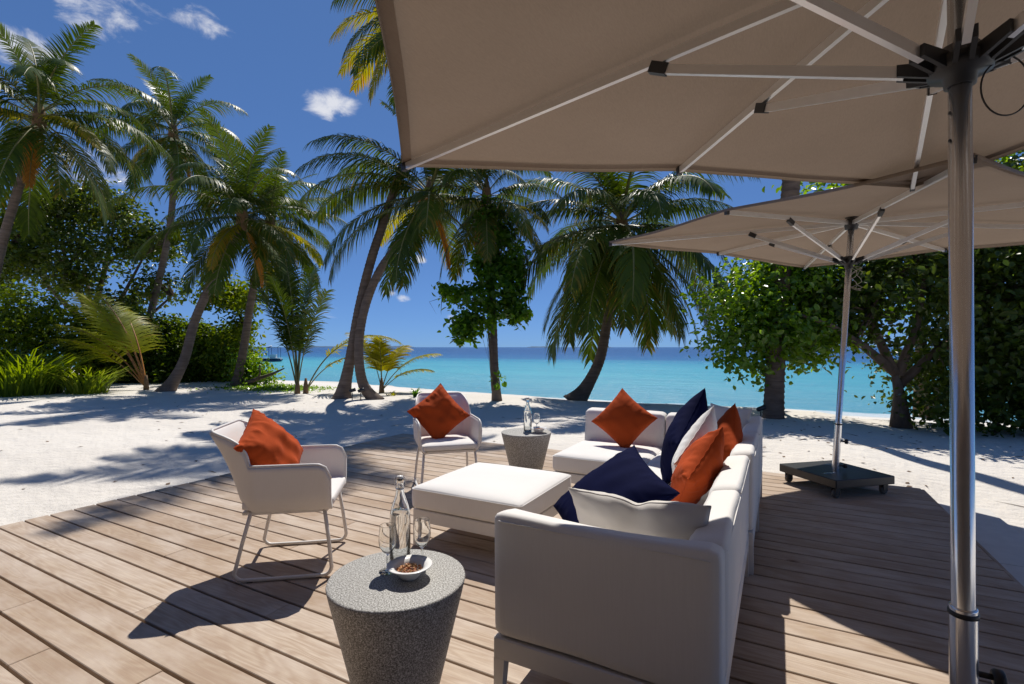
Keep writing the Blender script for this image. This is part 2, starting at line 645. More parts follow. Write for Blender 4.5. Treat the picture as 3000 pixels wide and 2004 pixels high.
M['steel'] = plain('polished_steel', (0.86, 0.855, 0.85), 0.2, 0.85, var=0.02)
M['plastic'] = plain('dark_grey_plastic', (0.03, 0.03, 0.032), 0.45, var=0.15)
M['black'] = plain('black_painted_steel', (0.022, 0.022, 0.024), 0.4, var=0.2)
M['wheel'] = plain('grey_castor', (0.12, 0.11, 0.10), 0.5, var=0.2)
M['rope'] = plain('cream_cord', (0.50, 0.46, 0.38), 0.9, var=0.2)
M['wire'] = plain('black_wire', (0.03, 0.025, 0.02), 0.5)
M['glass'] = make_glass('clear_glass', (0.985, 0.995, 0.99), 1.5)
M['water'] = make_glass('still_water', (0.99, 1, 1), 1.33)
M['china'] = plain('white_china', (0.82, 0.81, 0.80), 0.22, var=0.01)
M['nut'] = plain('roasted_nut', (0.30, 0.10, 0.03), 0.5, var=0.6, nscale=60)
M['palm_bark'] = make_bark('palm_bark', (0.065, 0.047, 0.037), (0.20, 0.155, 0.125), 2.2, (1, 1, 7))
M['tree_bark'] = make_bark('tree_bark', (0.07, 0.05, 0.038), (0.17, 0.13, 0.10))
M['palm_leaf'] = leaf_mat('palm_leaf', (0.015, 0.034, 0.006), (0.056, 0.090, 0.012), 0.26, 0.42, warm=(0.22, 0.16, 0.03), spec=0.2)
M['palm_yellow'] = leaf_mat('palm_leaf_yellowing', (0.11, 0.15, 0.015), (0.24, 0.23, 0.03), 0.50, 0.4, warm=(0.40, 0.24, 0.05))  # yellowing leaf, also used where a sunlit glow is coloured in
M['palm_young'] = leaf_mat('young_palm_leaf', (0.14, 0.18, 0.015), (0.27, 0.30, 0.03), 0.5, 0.4, warm=(0.40, 0.30, 0.05))
M['palm_dry'] = leaf_mat('palm_leaf_dry', (0.22, 0.11, 0.03), (0.36, 0.20, 0.05), 0.45, 0.6)
M['rachis'] = plain('frond_rib', (0.20, 0.19, 0.06), 0.45, var=0.2)
M['rachis_orange'] = plain('young_palm_stalk', (0.40, 0.17, 0.04), 0.45, var=0.25)
M['husk'] = plain('palm_husk', (0.20, 0.12, 0.06), 0.9, var=0.3)
M['coconut'] = plain('orange_coconut', (0.42, 0.15, 0.03), 0.5, var=0.3)
M['leaf_bright'] = leaf_mat('broad_leaf_bright', (0.042, 0.095, 0.012), (0.125, 0.225, 0.024), 0.46, 0.24, warm=(0.19, 0.24, 0.03), spec=0.6)
M['leaf_dark'] = leaf_mat('broad_leaf_dark', (0.014, 0.034, 0.009), (0.058, 0.090, 0.014), 0.42, 0.34, warm=(0.15, 0.16, 0.02), spec=0.3)
M['leaf_hedge'] = leaf_mat('hedge_leaf', (0.014, 0.036, 0.009), (0.08, 0.125, 0.014), 0.45, 0.36, warm=(0.17, 0.19, 0.025))
M['leaf_vine'] = leaf_mat('vine_leaf', (0.026, 0.070, 0.010), (0.075, 0.165, 0.020), 0.46, 0.26, warm=(0.13, 0.19, 0.03), spec=0.3)
M['grass'] = leaf_mat('long_grass', (0.07, 0.12, 0.014), (0.16, 0.22, 0.03), 0.45, 0.4, warm=(0.26, 0.19, 0.07))
M['dry_leaf'] = plain('dry_leaf', (0.16, 0.10, 0.06), 0.9, var=0.5, nscale=3)
M['island'] = plain('hazy_island', (0.06, 0.12, 0.20), 0.95, var=0.15, nscale=0.02)
M['boat_w'] = plain('boat_white', (0.6, 0.62, 0.65), 0.5)
M['boat_b'] = plain('boat_blue', (0.02, 0.06, 0.12), 0.5)

# ------------------------------------------------------------------ ground: sand and sea
SEA_Z = -1.0


def shore(x):
    return 21.0 + 0.09 * max(0.0, -8 - x) + 0.4 * math.sin(x * 0.21)


def sand_z(x, y):
    n1 = mnoise.noise(Vector((x * 0.18, y * 0.18, 0.3)))
    n2 = mnoise.noise(Vector((x * 0.7, y * 0.7, 4.1)))
    n3 = mnoise.noise(Vector((x * 1.9, y * 1.9, 9.1)))
    base = -0.07
    if x > 0.8:
        base -= 0.10 * min(1, (x - 0.8) / 0.8)
    dd = max(abs(x + 1.95) - 3.1, abs(y - 1.5) - 4.4)        # distance from the deck rectangle
    calm = min(1, max(0.0, dd) / 1.5)
    z = base + (0.05 * n1 + 0.022 * n2 + 0.010 * n3) * calm
    crest = 11.6 + 0.5 * mnoise.noise(Vector((x * 0.25, 1.7, 0)))
    ys = shore(x)
    if y > crest:
        t = (y - crest) / (ys - crest)
        z += -0.93 * (t if t < 1 else 1 + 0.6 * (t - 1)) * min(1, t * 3)
    if x < -12 and y < crest:
        z += 0.06 * min(1, (-12 - x) / 6)
    return max(z, -4.0)


def axis(parts):
    out = []
    for a, b, s in parts:
        k = int(round((b - a) / s))
        out += [a + (b - a) * i / k for i in range(k)]
    out.append(parts[-1][1])
    return out


xs = axis([(-400, -60, 40), (-60, -26, 2), (-26, 8, 0.22), (8, 40, 2), (40, 400, 40)])
ys_ = axis([(-400, -40, 40), (-40, -4, 2), (-4, 14, 0.2), (14, 26, 0.6), (26, 60, 3)])
nx, ny = len(xs), len(ys_)
V = np.array([(x, y, sand_z(x, y)) for y in ys_ for x in xs])
F = np.array([(j * nx + i, j * nx + i + 1, (j + 1) * nx + i + 1, (j + 1) * nx + i) for j in range(ny - 1) for i in range(nx - 1)])
tag(link('beach_sand', quick_mesh('beach_sand', V, F, M['sand'])), 'pale coral sand of the beach around the deck', None, None, 'structure')

xs2 = axis([(-9000, -1000, 2000), (-1000, -100, 100), (-100, 100, 10), (100, 1000, 100), (1000, 9000, 2000)])
ys2 = axis([(13, 213, 10), (213, 1013, 100), (1013, 12013, 1000)])
nx2 = len(xs2)
V = np.array([(x, y, SEA_Z) for y in ys2 for x in xs2])
F = np.array([(j * nx2 + i, j * nx2 + i + 1, (j + 1) * nx2 + i + 1, (j + 1) * nx2 + i) for j in range(len(ys2) - 1) for i in range(nx2 - 1)])
tag(link('sea', quick_mesh('sea', V, F, M['sea'])), 'turquoise lagoon turning deep blue towards the horizon', None, None, 'structure')


def island(X0, X1, Y, h, seed):
    rnd = random.Random(seed)
    n = 26
    vs, fs = [], []
    for i in range(n + 1):
        t = i / n
        e = min(1, 5 * t, 5 * (1 - t)) ** 0.6
        top = h * e * (0.8 + 0.3 * rnd.random())
        X = X0 + (X1 - X0) * t
        for dY, z in ((-30, SEA_Z - 1), (-12, top * 0.7), (0, top), (25, top * 0.9), (60, SEA_Z - 1)):
            p = W(X, Y + dY * (0.3 + e), z)
            vs.append(p)
    for i in range(n):
        for k in range(4):
            a = i * 5 + k
            fs.append((a, a + 5, a + 6, a + 1))
    o = MB().add(vs, fs, False).build('island', M['island'])
    return tag(o, 'low hazy island on the horizon', None, None, 'structure')


island(-860, -590, 3000, 9, 1)
island(90, 262, 3000, 6, 2)
island(380, 610, 3000, 5, 3)
island(-2400, -1250, 5200, 12, 4)

# ------------------------------------------------------------------ deck
deck = empty('deck', (0, 0, 0), 0, 'weathered timber deck with long boards under the sofa group', None, None, 'structure')
rng = random.Random(11)
PITCH, GAP, TH = 0.1505, 0.0125, 0.028
DX0, DX1 = -5.1, 1.19
row0, row1 = -24, 33
joists = [DX0 + 0.45 + 0.605 * k for k in range(10)]
last = set()
for r_ in range(row0, row1 + 1):
    y0 = 0.82 + PITCH * r_ + GAP / 2
    y1 = 0.82 + PITCH * (r_ + 1) - GAP / 2
    cuts = []
    for _ in range(40):
        k = rng.choice([2, 3, 3, 4]) if r_ < 14 else rng.choice([1, 2, 2])
        cand = sorted(rng.sample(joists, k))
        ok = all(b - a > 1.1 for a, b in zip([DX0] + cand, cand + [DX1])) and not (set(cand) & last)
        if ok:
            cuts = cand
            break
    last = set(cuts)
    e0, e1 = DX0 + rng.uniform(-0.006, 0.006), DX1 + rng.uniform(-0.005, 0.005)
    ends = [e0] + cuts + [e1]
    for a, b in zip(ends, ends[1:]):
        L_ = b - a - 0.003
        wob = rng.uniform(-0.0012, 0.0012)
        mb = MB().box((0, 0, -TH / 2), (L_, y1 - y0, TH), bevel=0.0028, seg=1)
        mb.build('plank', M['wood'], deck, ((a + b) / 2, (y0 + y1) / 2 + wob, rng.uniform(-0.0012, 0.0008)), (rng.uniform(-0.004, 0.004), 0, 0))
dy0, dy1 = 0.82 + PITCH * row0, 0.82 + PITCH * (row1 + 1)
for k, jx in enumerate(joists + [DX0 + 0.05, DX1 - 0.06]):
    MB().box((jx, (dy0 + dy1) / 2, -0.031 - 0.06), (0.09, dy1 - dy0 - 0.02, 0.12)).build('joist', M['wood_dark'], deck)
MB().box((DX1 + 0.014, (dy0 + dy1) / 2, -0.11), (0.022, dy1 - dy0, 0.20), bevel=0.003, seg=1).build('edge_board', M['wood'], deck)
MB().box(((DX0 + DX1) / 2, dy1 + 0.014, -0.11), (DX1 - DX0, 0.022, 0.20), bevel=0.003, seg=1).build('edge_board', M['wood'], deck)
MB().box(((DX0 + DX1) / 2, (dy0 + dy1) / 2, -0.20), (DX1 - DX0 - 0.05, dy1 - dy0 - 0.05, 0.09)).build('bearer_bed', M['wood_dark'], deck)

for k in range(6):
    y0_, y1_ = dy0 + (5.97 - dy0) * k / 6, dy0 + (5.97 - dy0) * (k + 1) / 6
    if k == 0:
        stp = empty('step', (1.45, 1.5, -0.13), 0, 'pale stone step along the right edge of the deck', None, None, 'structure')
    MB().box((0, (y0_ + y1_) / 2 - 1.5, -0.06), (0.45, y1_ - y0_ - 0.006, 0.12), bevel=0.006, seg=2).build('slab', M['step'], stp)

# ------------------------------------------------------------------ unseen house added behind the viewer to block sky and warm the shade
vl = empty('villa', (-1.5, -3.4, 0), 0, 'dark timber beach villa with deep eaves behind the deck', 'building')
for k in range(46):
    MB().box((-9 + 0.4 * k, 0, 1.45), (0.385, 0.05, 2.9), bevel=0.004, seg=1).build('wall_board', M['villa_wood'], vl)
MB().box((0, -0.2, 1.4), (18.4, 0.3, 2.95)).build('wall_core', M['wood_dark'], vl)
MB().box((0, 0.9, 2.98), (19, 3.6, 0.10), Matrix.Rotation(R(-9), 4, 'X')).build('eave', M['villa_wood'], vl)
MB().box((0, -2.6, 4.6), (19, 7.0, 0.25), Matrix.Translation((0, 0, 0)) @ Matrix.Rotation(R(-24), 4, 'X')).build('roof', M['thatch'], vl)
for k in range(7):
    MB().box((-7.5 + 2.5 * k, 2.0, 1.2), (0.14, 0.14, 2.9), bevel=0.006, seg=1).build('post', M['villa_wood'], vl)

# ------------------------------------------------------------------ pillows
def pillow_mesh(name, w, h, T, mat, seed=0, pinch=0.085, wr=1.0, dent=0.0, n=46):
    """plump throw cushion lying in XZ, normal +Y... faces front/back, seam around the edge"""
    rnd = random.Random(seed)
    ph = [rnd.uniform(0, 6.28) for _ in range(12)]
    vs, fs = [], []

    def pt(u, v, s):
        ex, ez = (1 - v * v), (1 - u * u)
        x = w / 2 * u * (1 - pinch * ex * abs(u) ** 2.2)
        z = h / 2 * v * (1 - pinch * ez * abs(v) ** 2.2)
        t = (max(0, 1 - abs(u) ** 2.3) * max(0, 1 - abs(v) ** 2.3)) ** 0.5
        d = T / 2 * t
        # folds run in from the seam, deepest near it
        eu, ev = abs(u) ** 5, abs(v) ** 5
        fold = eu * (math.sin(19 * v + ph[0] + 2 * u) + 0.7 * math.sin(31 * v + ph[1]) + 0.5 * math.sin(47 * v + ph[2]))
        fold += ev * (math.sin(17 * u + ph[3] + 2 * v) + 0.7 * math.sin(29 * u + ph[4]) + 0.5 * math.sin(43 * u + ph[5]))
        inner = math.sin(7 * u + 5 * v + ph[6]) * math.sin(4 * v - 6 * u + ph[7])
        nn = mnoise.noise(Vector((u * 2.2 + seed, v * 2.2, s * 3)))
        edge = min(1, 4 * (1 - max(abs(u), abs(v))) + 0.12)
        fold *= 0.35 + 0.9 * abs(mnoise.noise(Vector((u * 1.7 + seed * 3.1, v * 1.7, 5.5 + s))) + 0.25)
        d += wr * (0.0060 * fold * edge + 0.003 * inner * t + 0.012 * nn * t)
        if dent:
            d -= dent * math.exp(-(u * u) * 9) * max(0, v + 0.35) * t
            z -= dent * 0.9 * math.exp(-(u * u) * 40) * max(0, v) ** 2
        wavy = 0.0016 * wr * (math.sin(23 * (u + v) + ph[8]) * (eu + ev))
        return Vector((x, s * max(d, 0.0015) + wavy, z))
    g = [math.copysign(1 - (1 - abs(q)) ** 1.25, q) for q in (2 * i / n - 1 for i in range(n + 1))]
    idx = {}
    for s in (1, -1):
        for j in range(n + 1):
            for i in range(n + 1):
                border = i in (0, n) or j in (0, n)
                key = (i, j, 0 if border else s)
                if key in idx: continue
                p = pt(g[i], g[j], s)
                if border: p.y = 0.0016 * wr * math.sin(23 * (g[i] + g[j]) + ph[8])
                idx[key] = len(vs)
                vs.append(p)
    def ix(i, j, s):
        return idx[(i, j, 0 if (i in (0, n) or j in (0, n)) else s)]
    for j in range(n):
        for i in range(n):
            fs.append((ix(i, j, 1), ix(i, j + 1, 1), ix(i + 1, j + 1, 1), ix(i + 1, j, 1)))
            fs.append((ix(i, j, -1), ix(i + 1, j, -1), ix(i + 1, j + 1, -1), ix(i, j + 1, -1)))
    return MB().add(vs, fs, True).mesh(name, mat), vs, idx, n


def place_pillow(name, label, mat, w, h, T, center, normal, roll=0.0, seed=0, group=None, **kw):
    """normal: the way the front looks; the top edge points as far up as it can, then rolls in its own plane"""
    me, vs, idx, n = pillow_mesh(name, w, h, T, mat, seed, **kw)
    nrm = Vector(normal).normalized()
    up = (Vector((0, 0, 1)) - nrm * nrm.z).normalized()
    xa = nrm.cross(up)          # local +X with Y = normal, Z = up
    rot = Matrix((xa, nrm, up)).transposed()
    rot = rot @ Matrix.Rotation(roll, 3, 'Y')
    root = empty(name, center, 0, label, 'cushion', group)
    root.rotation_euler = rot.to_euler()
    me.name = 'cover'
    link('cover', me, root)
    # the seam cord around the edge
    ring = [vs[idx[(i, 0, 0)]] for i in range(n)] + [vs[idx[(n, j, 0)]] for j in range(n)] + [vs[idx[(n - i, n, 0)]] for i in range(n)] + [vs[idx[(0, n - j, 0)]] for j in range(n)]
    ring.append(ring[0])
    MB().tube(ring, 0.0022, 5, False).build('seam', mat, root)
    return root


# ------------------------------------------------------------------ sofa group
SEAT, TOP = 0.40, 0.705
FZ0, FZ1 = 0.165, 0.245         # aluminium frame rails


def frame_parts(root, x0, x1, y0, y1, legs):
    mb = MB()
    t = 0.04
    mb.box(((x0 + x1) / 2, y0 + t / 2, (FZ0 + FZ1) / 2), (x1 - x0, t, FZ1 - FZ0), bevel=0.004, seg=1)
    mb.box(((x0 + x1) / 2, y1 - t / 2, (FZ0 + FZ1) / 2), (x1 - x0, t, FZ1 - FZ0), bevel=0.004, seg=1)
    mb.box((x0 + t / 2, (y0 + y1) / 2, (FZ0 + FZ1) / 2 - 0.0006), (t - 0.001, y1 - y0 - 2 * t - 0.002, FZ1 - FZ0 - 0.001), bevel=0.004, seg=1)
    mb.box((x1 - t / 2, (y0 + y1) / 2, (FZ0 + FZ1) / 2 - 0.0006), (t - 0.001, y1 - y0 - 2 * t - 0.002, FZ1 - FZ0 - 0.001), bevel=0.004, seg=1)
    mb.box(((x0 + x1) / 2, (y0 + y1) / 2, FZ1 - 0.012), (x1 - x0 - 2 * t - 0.004, y1 - y0 - 2 * t - 0.004, 0.016))
    mb.build('frame', M['frame'], root)
    for (x, y) in legs:
        sx = 1 if x < (x0 + x1) / 2 else -1
        sy = 1 if y < (y0 + y1) / 2 else -1
        a, b = 0.044, 0.032           # tapered square leg, outer faces flush with the frame
        px, py = x + sx * 0.001, y + sy * 0.001
        vs = []
        for z, q in ((FZ0 + 0.002, a), (0.0, b)):
            vs += [(px, py, z), (px + sx * q, py, z), (px + sx * q, py + sy * q, z), (px, py + sy * q, z)]
        fs = [(0, 1, 5, 4), (1, 2, 6, 5), (2, 3, 7, 6), (3, 0, 4, 7), (4, 5, 6, 7), (3, 2, 1, 0)]
        if sx * sy < 0:
            fs = [tuple(reversed(f)) for f in fs]
        MB().add(vs, fs, False).build('leg', M['frame'], root)


def seat_pad(root, x0, x1, y0, y1, z0=FZ1 + 0.002, z1=SEAT, name='seat_cushion', crown=0.016, seed=0):
    def deform(p, u):
        w = (1 - u.x ** 4) * (1 - u.y ** 4)
        nz_ = mnoise.noise(Vector((p.x * 3 + seed, p.y * 3, p.z * 3)))
        if u.z > 0.2:
            p.z += crown * w + 0.004 * nz_
        side = 0.006 * (1 - u.z ** 2)
        p.x += side * u.x + 0.002 * nz_ * abs(u.x)
        p.y += side * u.y + 0.002 * nz_ * abs(u.y)
        return p
    vs, fs = rounded_block((x1 - x0, y1 - y0, z1 - z0), 0.026, 14, deform)
    c = ((x0 + x1) / 2, (y0 + y1) / 2, (z0 + z1) / 2)
    o = MB().add(vs, fs, True).build(name, M['sofa'], root, c)
    # piped seam round the upper edge
    hx, hy, hz, r = (x1 - x0) / 2 + 0.0045, (y1 - y0) / 2 + 0.0045, (z1 - z0) / 2, 0.03
    pts = []
    for (cx, cy, a0) in ((hx - r, hy - r, 0), (-hx + r, hy - r, 90), (-hx + r, -hy + r, 180), (hx - r, -hy + r, 270)):
        for k in range(6):
            a = R(a0 + 18 * k)
            pts.append((cx + r * math.cos(a), cy + r * math.sin(a), hz - 0.020))
    pts.append(pts[0])
    MB().tube(pts, 0.0032, 5, False).build('piping', M['sofa'], o)
    return o


def wall_pad(root, name, p0, p1, inner, t_bot=0.19, t_top=0.125, z0=FZ1 + 0.002, z1=TOP, seed=0, sag=0.0):
    """upholstered back or arm: outer face on the line p0-p1, body on the side of 'inner', thicker at the bottom"""
    p0, p1, inner = Vector((*p0, 0)), Vector((*p1, 0)), Vector((*inner, 0))
    ln = (p1 - p0).length
    ax = (p1 - p0).normalized()

    def deform(p, u):
        # local: x along, y thickness (+ = inside), z up
        f = (u.z + 1) / 2
        th = t_bot + (t_top - t_bot) * f
        y_in = (u.y + 1) / 2
        p.y = -t_bot / 2 + (p.y + t_bot / 2) * th / t_bot
        if u.y > 0:
            p.y += 0.018 * math.sin(math.pi * f) * (1 - u.x ** 4)
        if u.z > 0.3:
            p.z -= sag * (1 - u.x ** 2) * (0.35 + 0.65 * y_in) + 0.022 * y_in * y_in
            p.z += 0.004 * (1 - u.x ** 4)
        nz_ = mnoise.noise(Vector((p.x * 2.4 + seed, p.y * 2.4, p.z * 2.4)))
        nz2 = mnoise.noise(Vector((p.x * 7 + seed, p.y * 7, p.z * 4)))
        p.y += 0.006 * nz_ + 0.0022 * nz2
        p.z += 0.004 * nz_ + 0.0012 * nz2
        return p
    vs, fs = rounded_block((ln, t_bot, z1 - z0), 0.034, 16, deform)
    mid = (p0 + p1) / 2
    cen = mid + inner * (t_bot / 2)
    Mx = Matrix((ax, inner, Vector((0, 0, 1)))).transposed().to_4x4()
    if ax.cross(inner).z < 0:
        fs = [tuple(reversed(f)) for f in fs]
    Mx.translation = Vector((cen.x, cen.y, (z0 + z1) / 2))
    o = MB().add(vs, fs, True, Mx).build(name, M['sofa'], root)
    e = 0.004
    pts = [Mx @ Vector((x, -t_bot / 2 - 0.001, (z1 - z0) / 2 - 0.030)) for x in np.linspace(-ln / 2 + 0.03, ln / 2 - 0.03, 10)]
    MB().tube(pts, 0.0028, 5).build('piping', M['sofa'], o)
    return o


SX0, SX1 = -0.945, -0.145
Y0, Y1, Y2, Y3, Y4 = 1.60, 2.405, 3.205, 4.015, 4.925
# long end unit with the arm nearest the viewer
so = empty('sofa_module', (SX0, Y0, 0), 0, 'white two seat sofa end unit with tall arm, closest to the viewer', 'sofa', 'white sectional sofa units')
def rel(o):                       # children are written in world metres, so shift them back
    for c in o.children:
        c.location = c.location - o.location
frame_parts(so, SX0 + 0.004, SX1 - 0.004, Y0 + 0.004, Y2 - 0.006, [(SX0 + 0.004, Y0 + 0.004), (SX1 - 0.004, Y0 + 0.004), (SX0 + 0.004, Y2 - 0.006), (SX1 - 0.004, Y2 - 0.006)])
wall_pad(so, 'arm', (SX0, Y0), (SX1 - 0.003, Y0), (0, 1), 0.18, 0.145, z1=TOP + 0.008, seed=1, sag=0.02)
wall_pad(so, 'backrest', (SX1, Y0 + 0.10), (SX1, Y1 - 0.002), (-1, 0), 0.19, 0.13, seed=2, sag=0.012)
wall_pad(so, 'backrest', (SX1, Y1 + 0.002), (SX1, Y2 - 0.006), (-1, 0), 0.19, 0.13, seed=3, sag=0.006)
seat_pad(so, SX0, SX1 - 0.195, Y0 + 0.185, Y1 - 0.002, seed=4)
seat_pad(so, SX0, SX1 - 0.195, Y1 + 0.002, Y2 - 0.006, seed=5)
rel(so)
so = empty('sofa_module', (SX0, Y2, 0), 0, 'white single armless sofa unit between the arm unit and the corner', 'sofa', 'white sectional sofa units')
frame_parts(so, SX0 + 0.004, SX1 + 0.02, Y2 + 0.004, Y3 - 0.006, [(SX0 + 0.004, Y2 + 0.004), (SX1 + 0.02, Y2 + 0.004), (SX0 + 0.004, Y3 - 0.006), (SX1 + 0.02, Y3 - 0.006)])
wall_pad(so, 'backrest', (SX1 + 0.024, Y2 + 0.003), (SX1 + 0.024, Y3 - 0.006), (-1, 0), 0.19, 0.13, z1=TOP + 0.01, seed=6)
seat_pad(so, SX0, SX1 - 0.172, Y2 + 0.003, Y3 - 0.006, seed=7)
rel(so)
so = empty('sofa_module', (SX0, Y3, 0), 0, 'white corner sofa unit at the far end of the long run', 'sofa', 'white sectional sofa units')
frame_parts(so, SX0 + 0.02, SX1 + 0.024, Y3 + 0.004, Y4 - 0.004, [(SX0 + 0.02, Y3 + 0.004), (SX1 + 0.024, Y3 + 0.004), (SX0 + 0.02, Y4 - 0.004), (SX1 + 0.024, Y4 - 0.004)])
wall_pad(so, 'backrest', (SX1 + 0.028, Y3 + 0.003), (SX1 + 0.028, Y4), (-1, 0), 0.19, 0.13, z1=TOP + 0.015, seed=8)
wall_pad(so, 'backrest', (SX0 + 0.012, Y4), (SX1 - 0.165, Y4), (0, -1), 0.19, 0.13, z1=TOP, seed=9)
seat_pad(so, SX0 + 0.012, SX1 - 0.168, Y3 + 0.003, Y4 - 0.195, seed=10)
rel(so)
so = empty('sofa_module', (-1.73, Y3, 0), 0, 'white armless sofa unit on the left wing holding one orange cushion', 'sofa', 'white sectional sofa units')
frame_parts(so, -1.726, SX0 + 0.0, 3.97, Y4 - 0.004, [(-1.726, 3.97), (SX0, 3.97), (-1.726, Y4 - 0.004), (SX0, Y4 - 0.004)])
wall_pad(so, 'backrest', (-1.73, Y4), (SX0 + 0.004, Y4), (0, -1), 0.19, 0.13, z1=TOP, seed=11)
seat_pad(so, -1.73, SX0 + 0.004, 3.965, Y4 - 0.195, seed=12)
rel(so)
ot = empty('ottoman', (-1.757, 3.02, 0), 0, 'square white ottoman with a thick cushion in front of the sofa', 'ottoman')
frame_parts(ot, -2.160, -1.352, 2.615, 3.425, [(-2.160, 2.615), (-1.352, 2.615), (-2.160, 3.425), (-1.352, 3.425)])
seat_pad(ot, -2.167, -1.345, 2.608, 3.432, crown=0.018, seed=13)
rel(ot)

CG = 'orange cushions'
D45 = R(45)
place_pillow('throw_cushion', 'rust orange cushion standing on a corner on the left wing seat', M['orange'], 0.43, 0.43, 0.19, (-1.262, 4.545, 0.655), (0.10, -1, 0.36), D45 + R(6), 3, CG)
place_pillow('throw_cushion', 'pale cushion tucked in the far corner of the sofa', M['pale'], 0.45, 0.45, 0.17, (-0.40, 4.58, 0.61), (-0.62, -0.75, 0.3), 0, 5)
place_pillow('throw_cushion', 'rust orange cushion behind the white one against the long back', M['orange'], 0.42, 0.42, 0.18, (-0.325, 3.70, 0.655), (-1, -0.35, 0.26), D45, 7, CG)
place_pillow('throw_cushion', 'tall navy cushion standing on a corner against the long back', M['navy'], 0.51, 0.51, 0.22, (-0.55, 3.44, 0.725), (-1, -0.02, 0.38), D45 + R(4), 9, 'navy cushions')
place_pillow('throw_cushion', 'white cushion standing on a corner between navy and orange cushions', M['white_c'], 0.45, 0.45, 0.17, (-0.435, 3.14, 0.685), (-1, 0.22, 0.36), D45, 11)
place_pillow('throw_cushion', 'wrinkled rust orange cushion nearest the viewer on the long back', M['orange'], 0.41, 0.41, 0.20, (-0.395, 2.90, 0.64), (-1, 0.06, 0.5), D45 + R(5), 13, CG, wr=1.5)
nv = place_pillow('throw_cushion', 'large navy cushion leaning behind the grey lumbar cushion at the arm', M['navy'], 0.50, 0.50, 0.18, (-0.662, 2.15, 0.648), (-0.417, -0.47, 0.777), R(-17), 15, 'navy cushions', dent=0.0)
place_pillow('throw_cushion', 'pale grey lumbar cushion with a dented top against the near arm', M['pale'], 0.54, 0.36, 0.17, (-0.475, 1.945, 0.595), (0, 1, 0.40), R(-1), 17, dent=0.026, wr=0.9)
MB().box((-0.262, 0.0, 0.10), (0.034, 0.0024, 0.05)).build('cloth_label', M['tag'], nv)

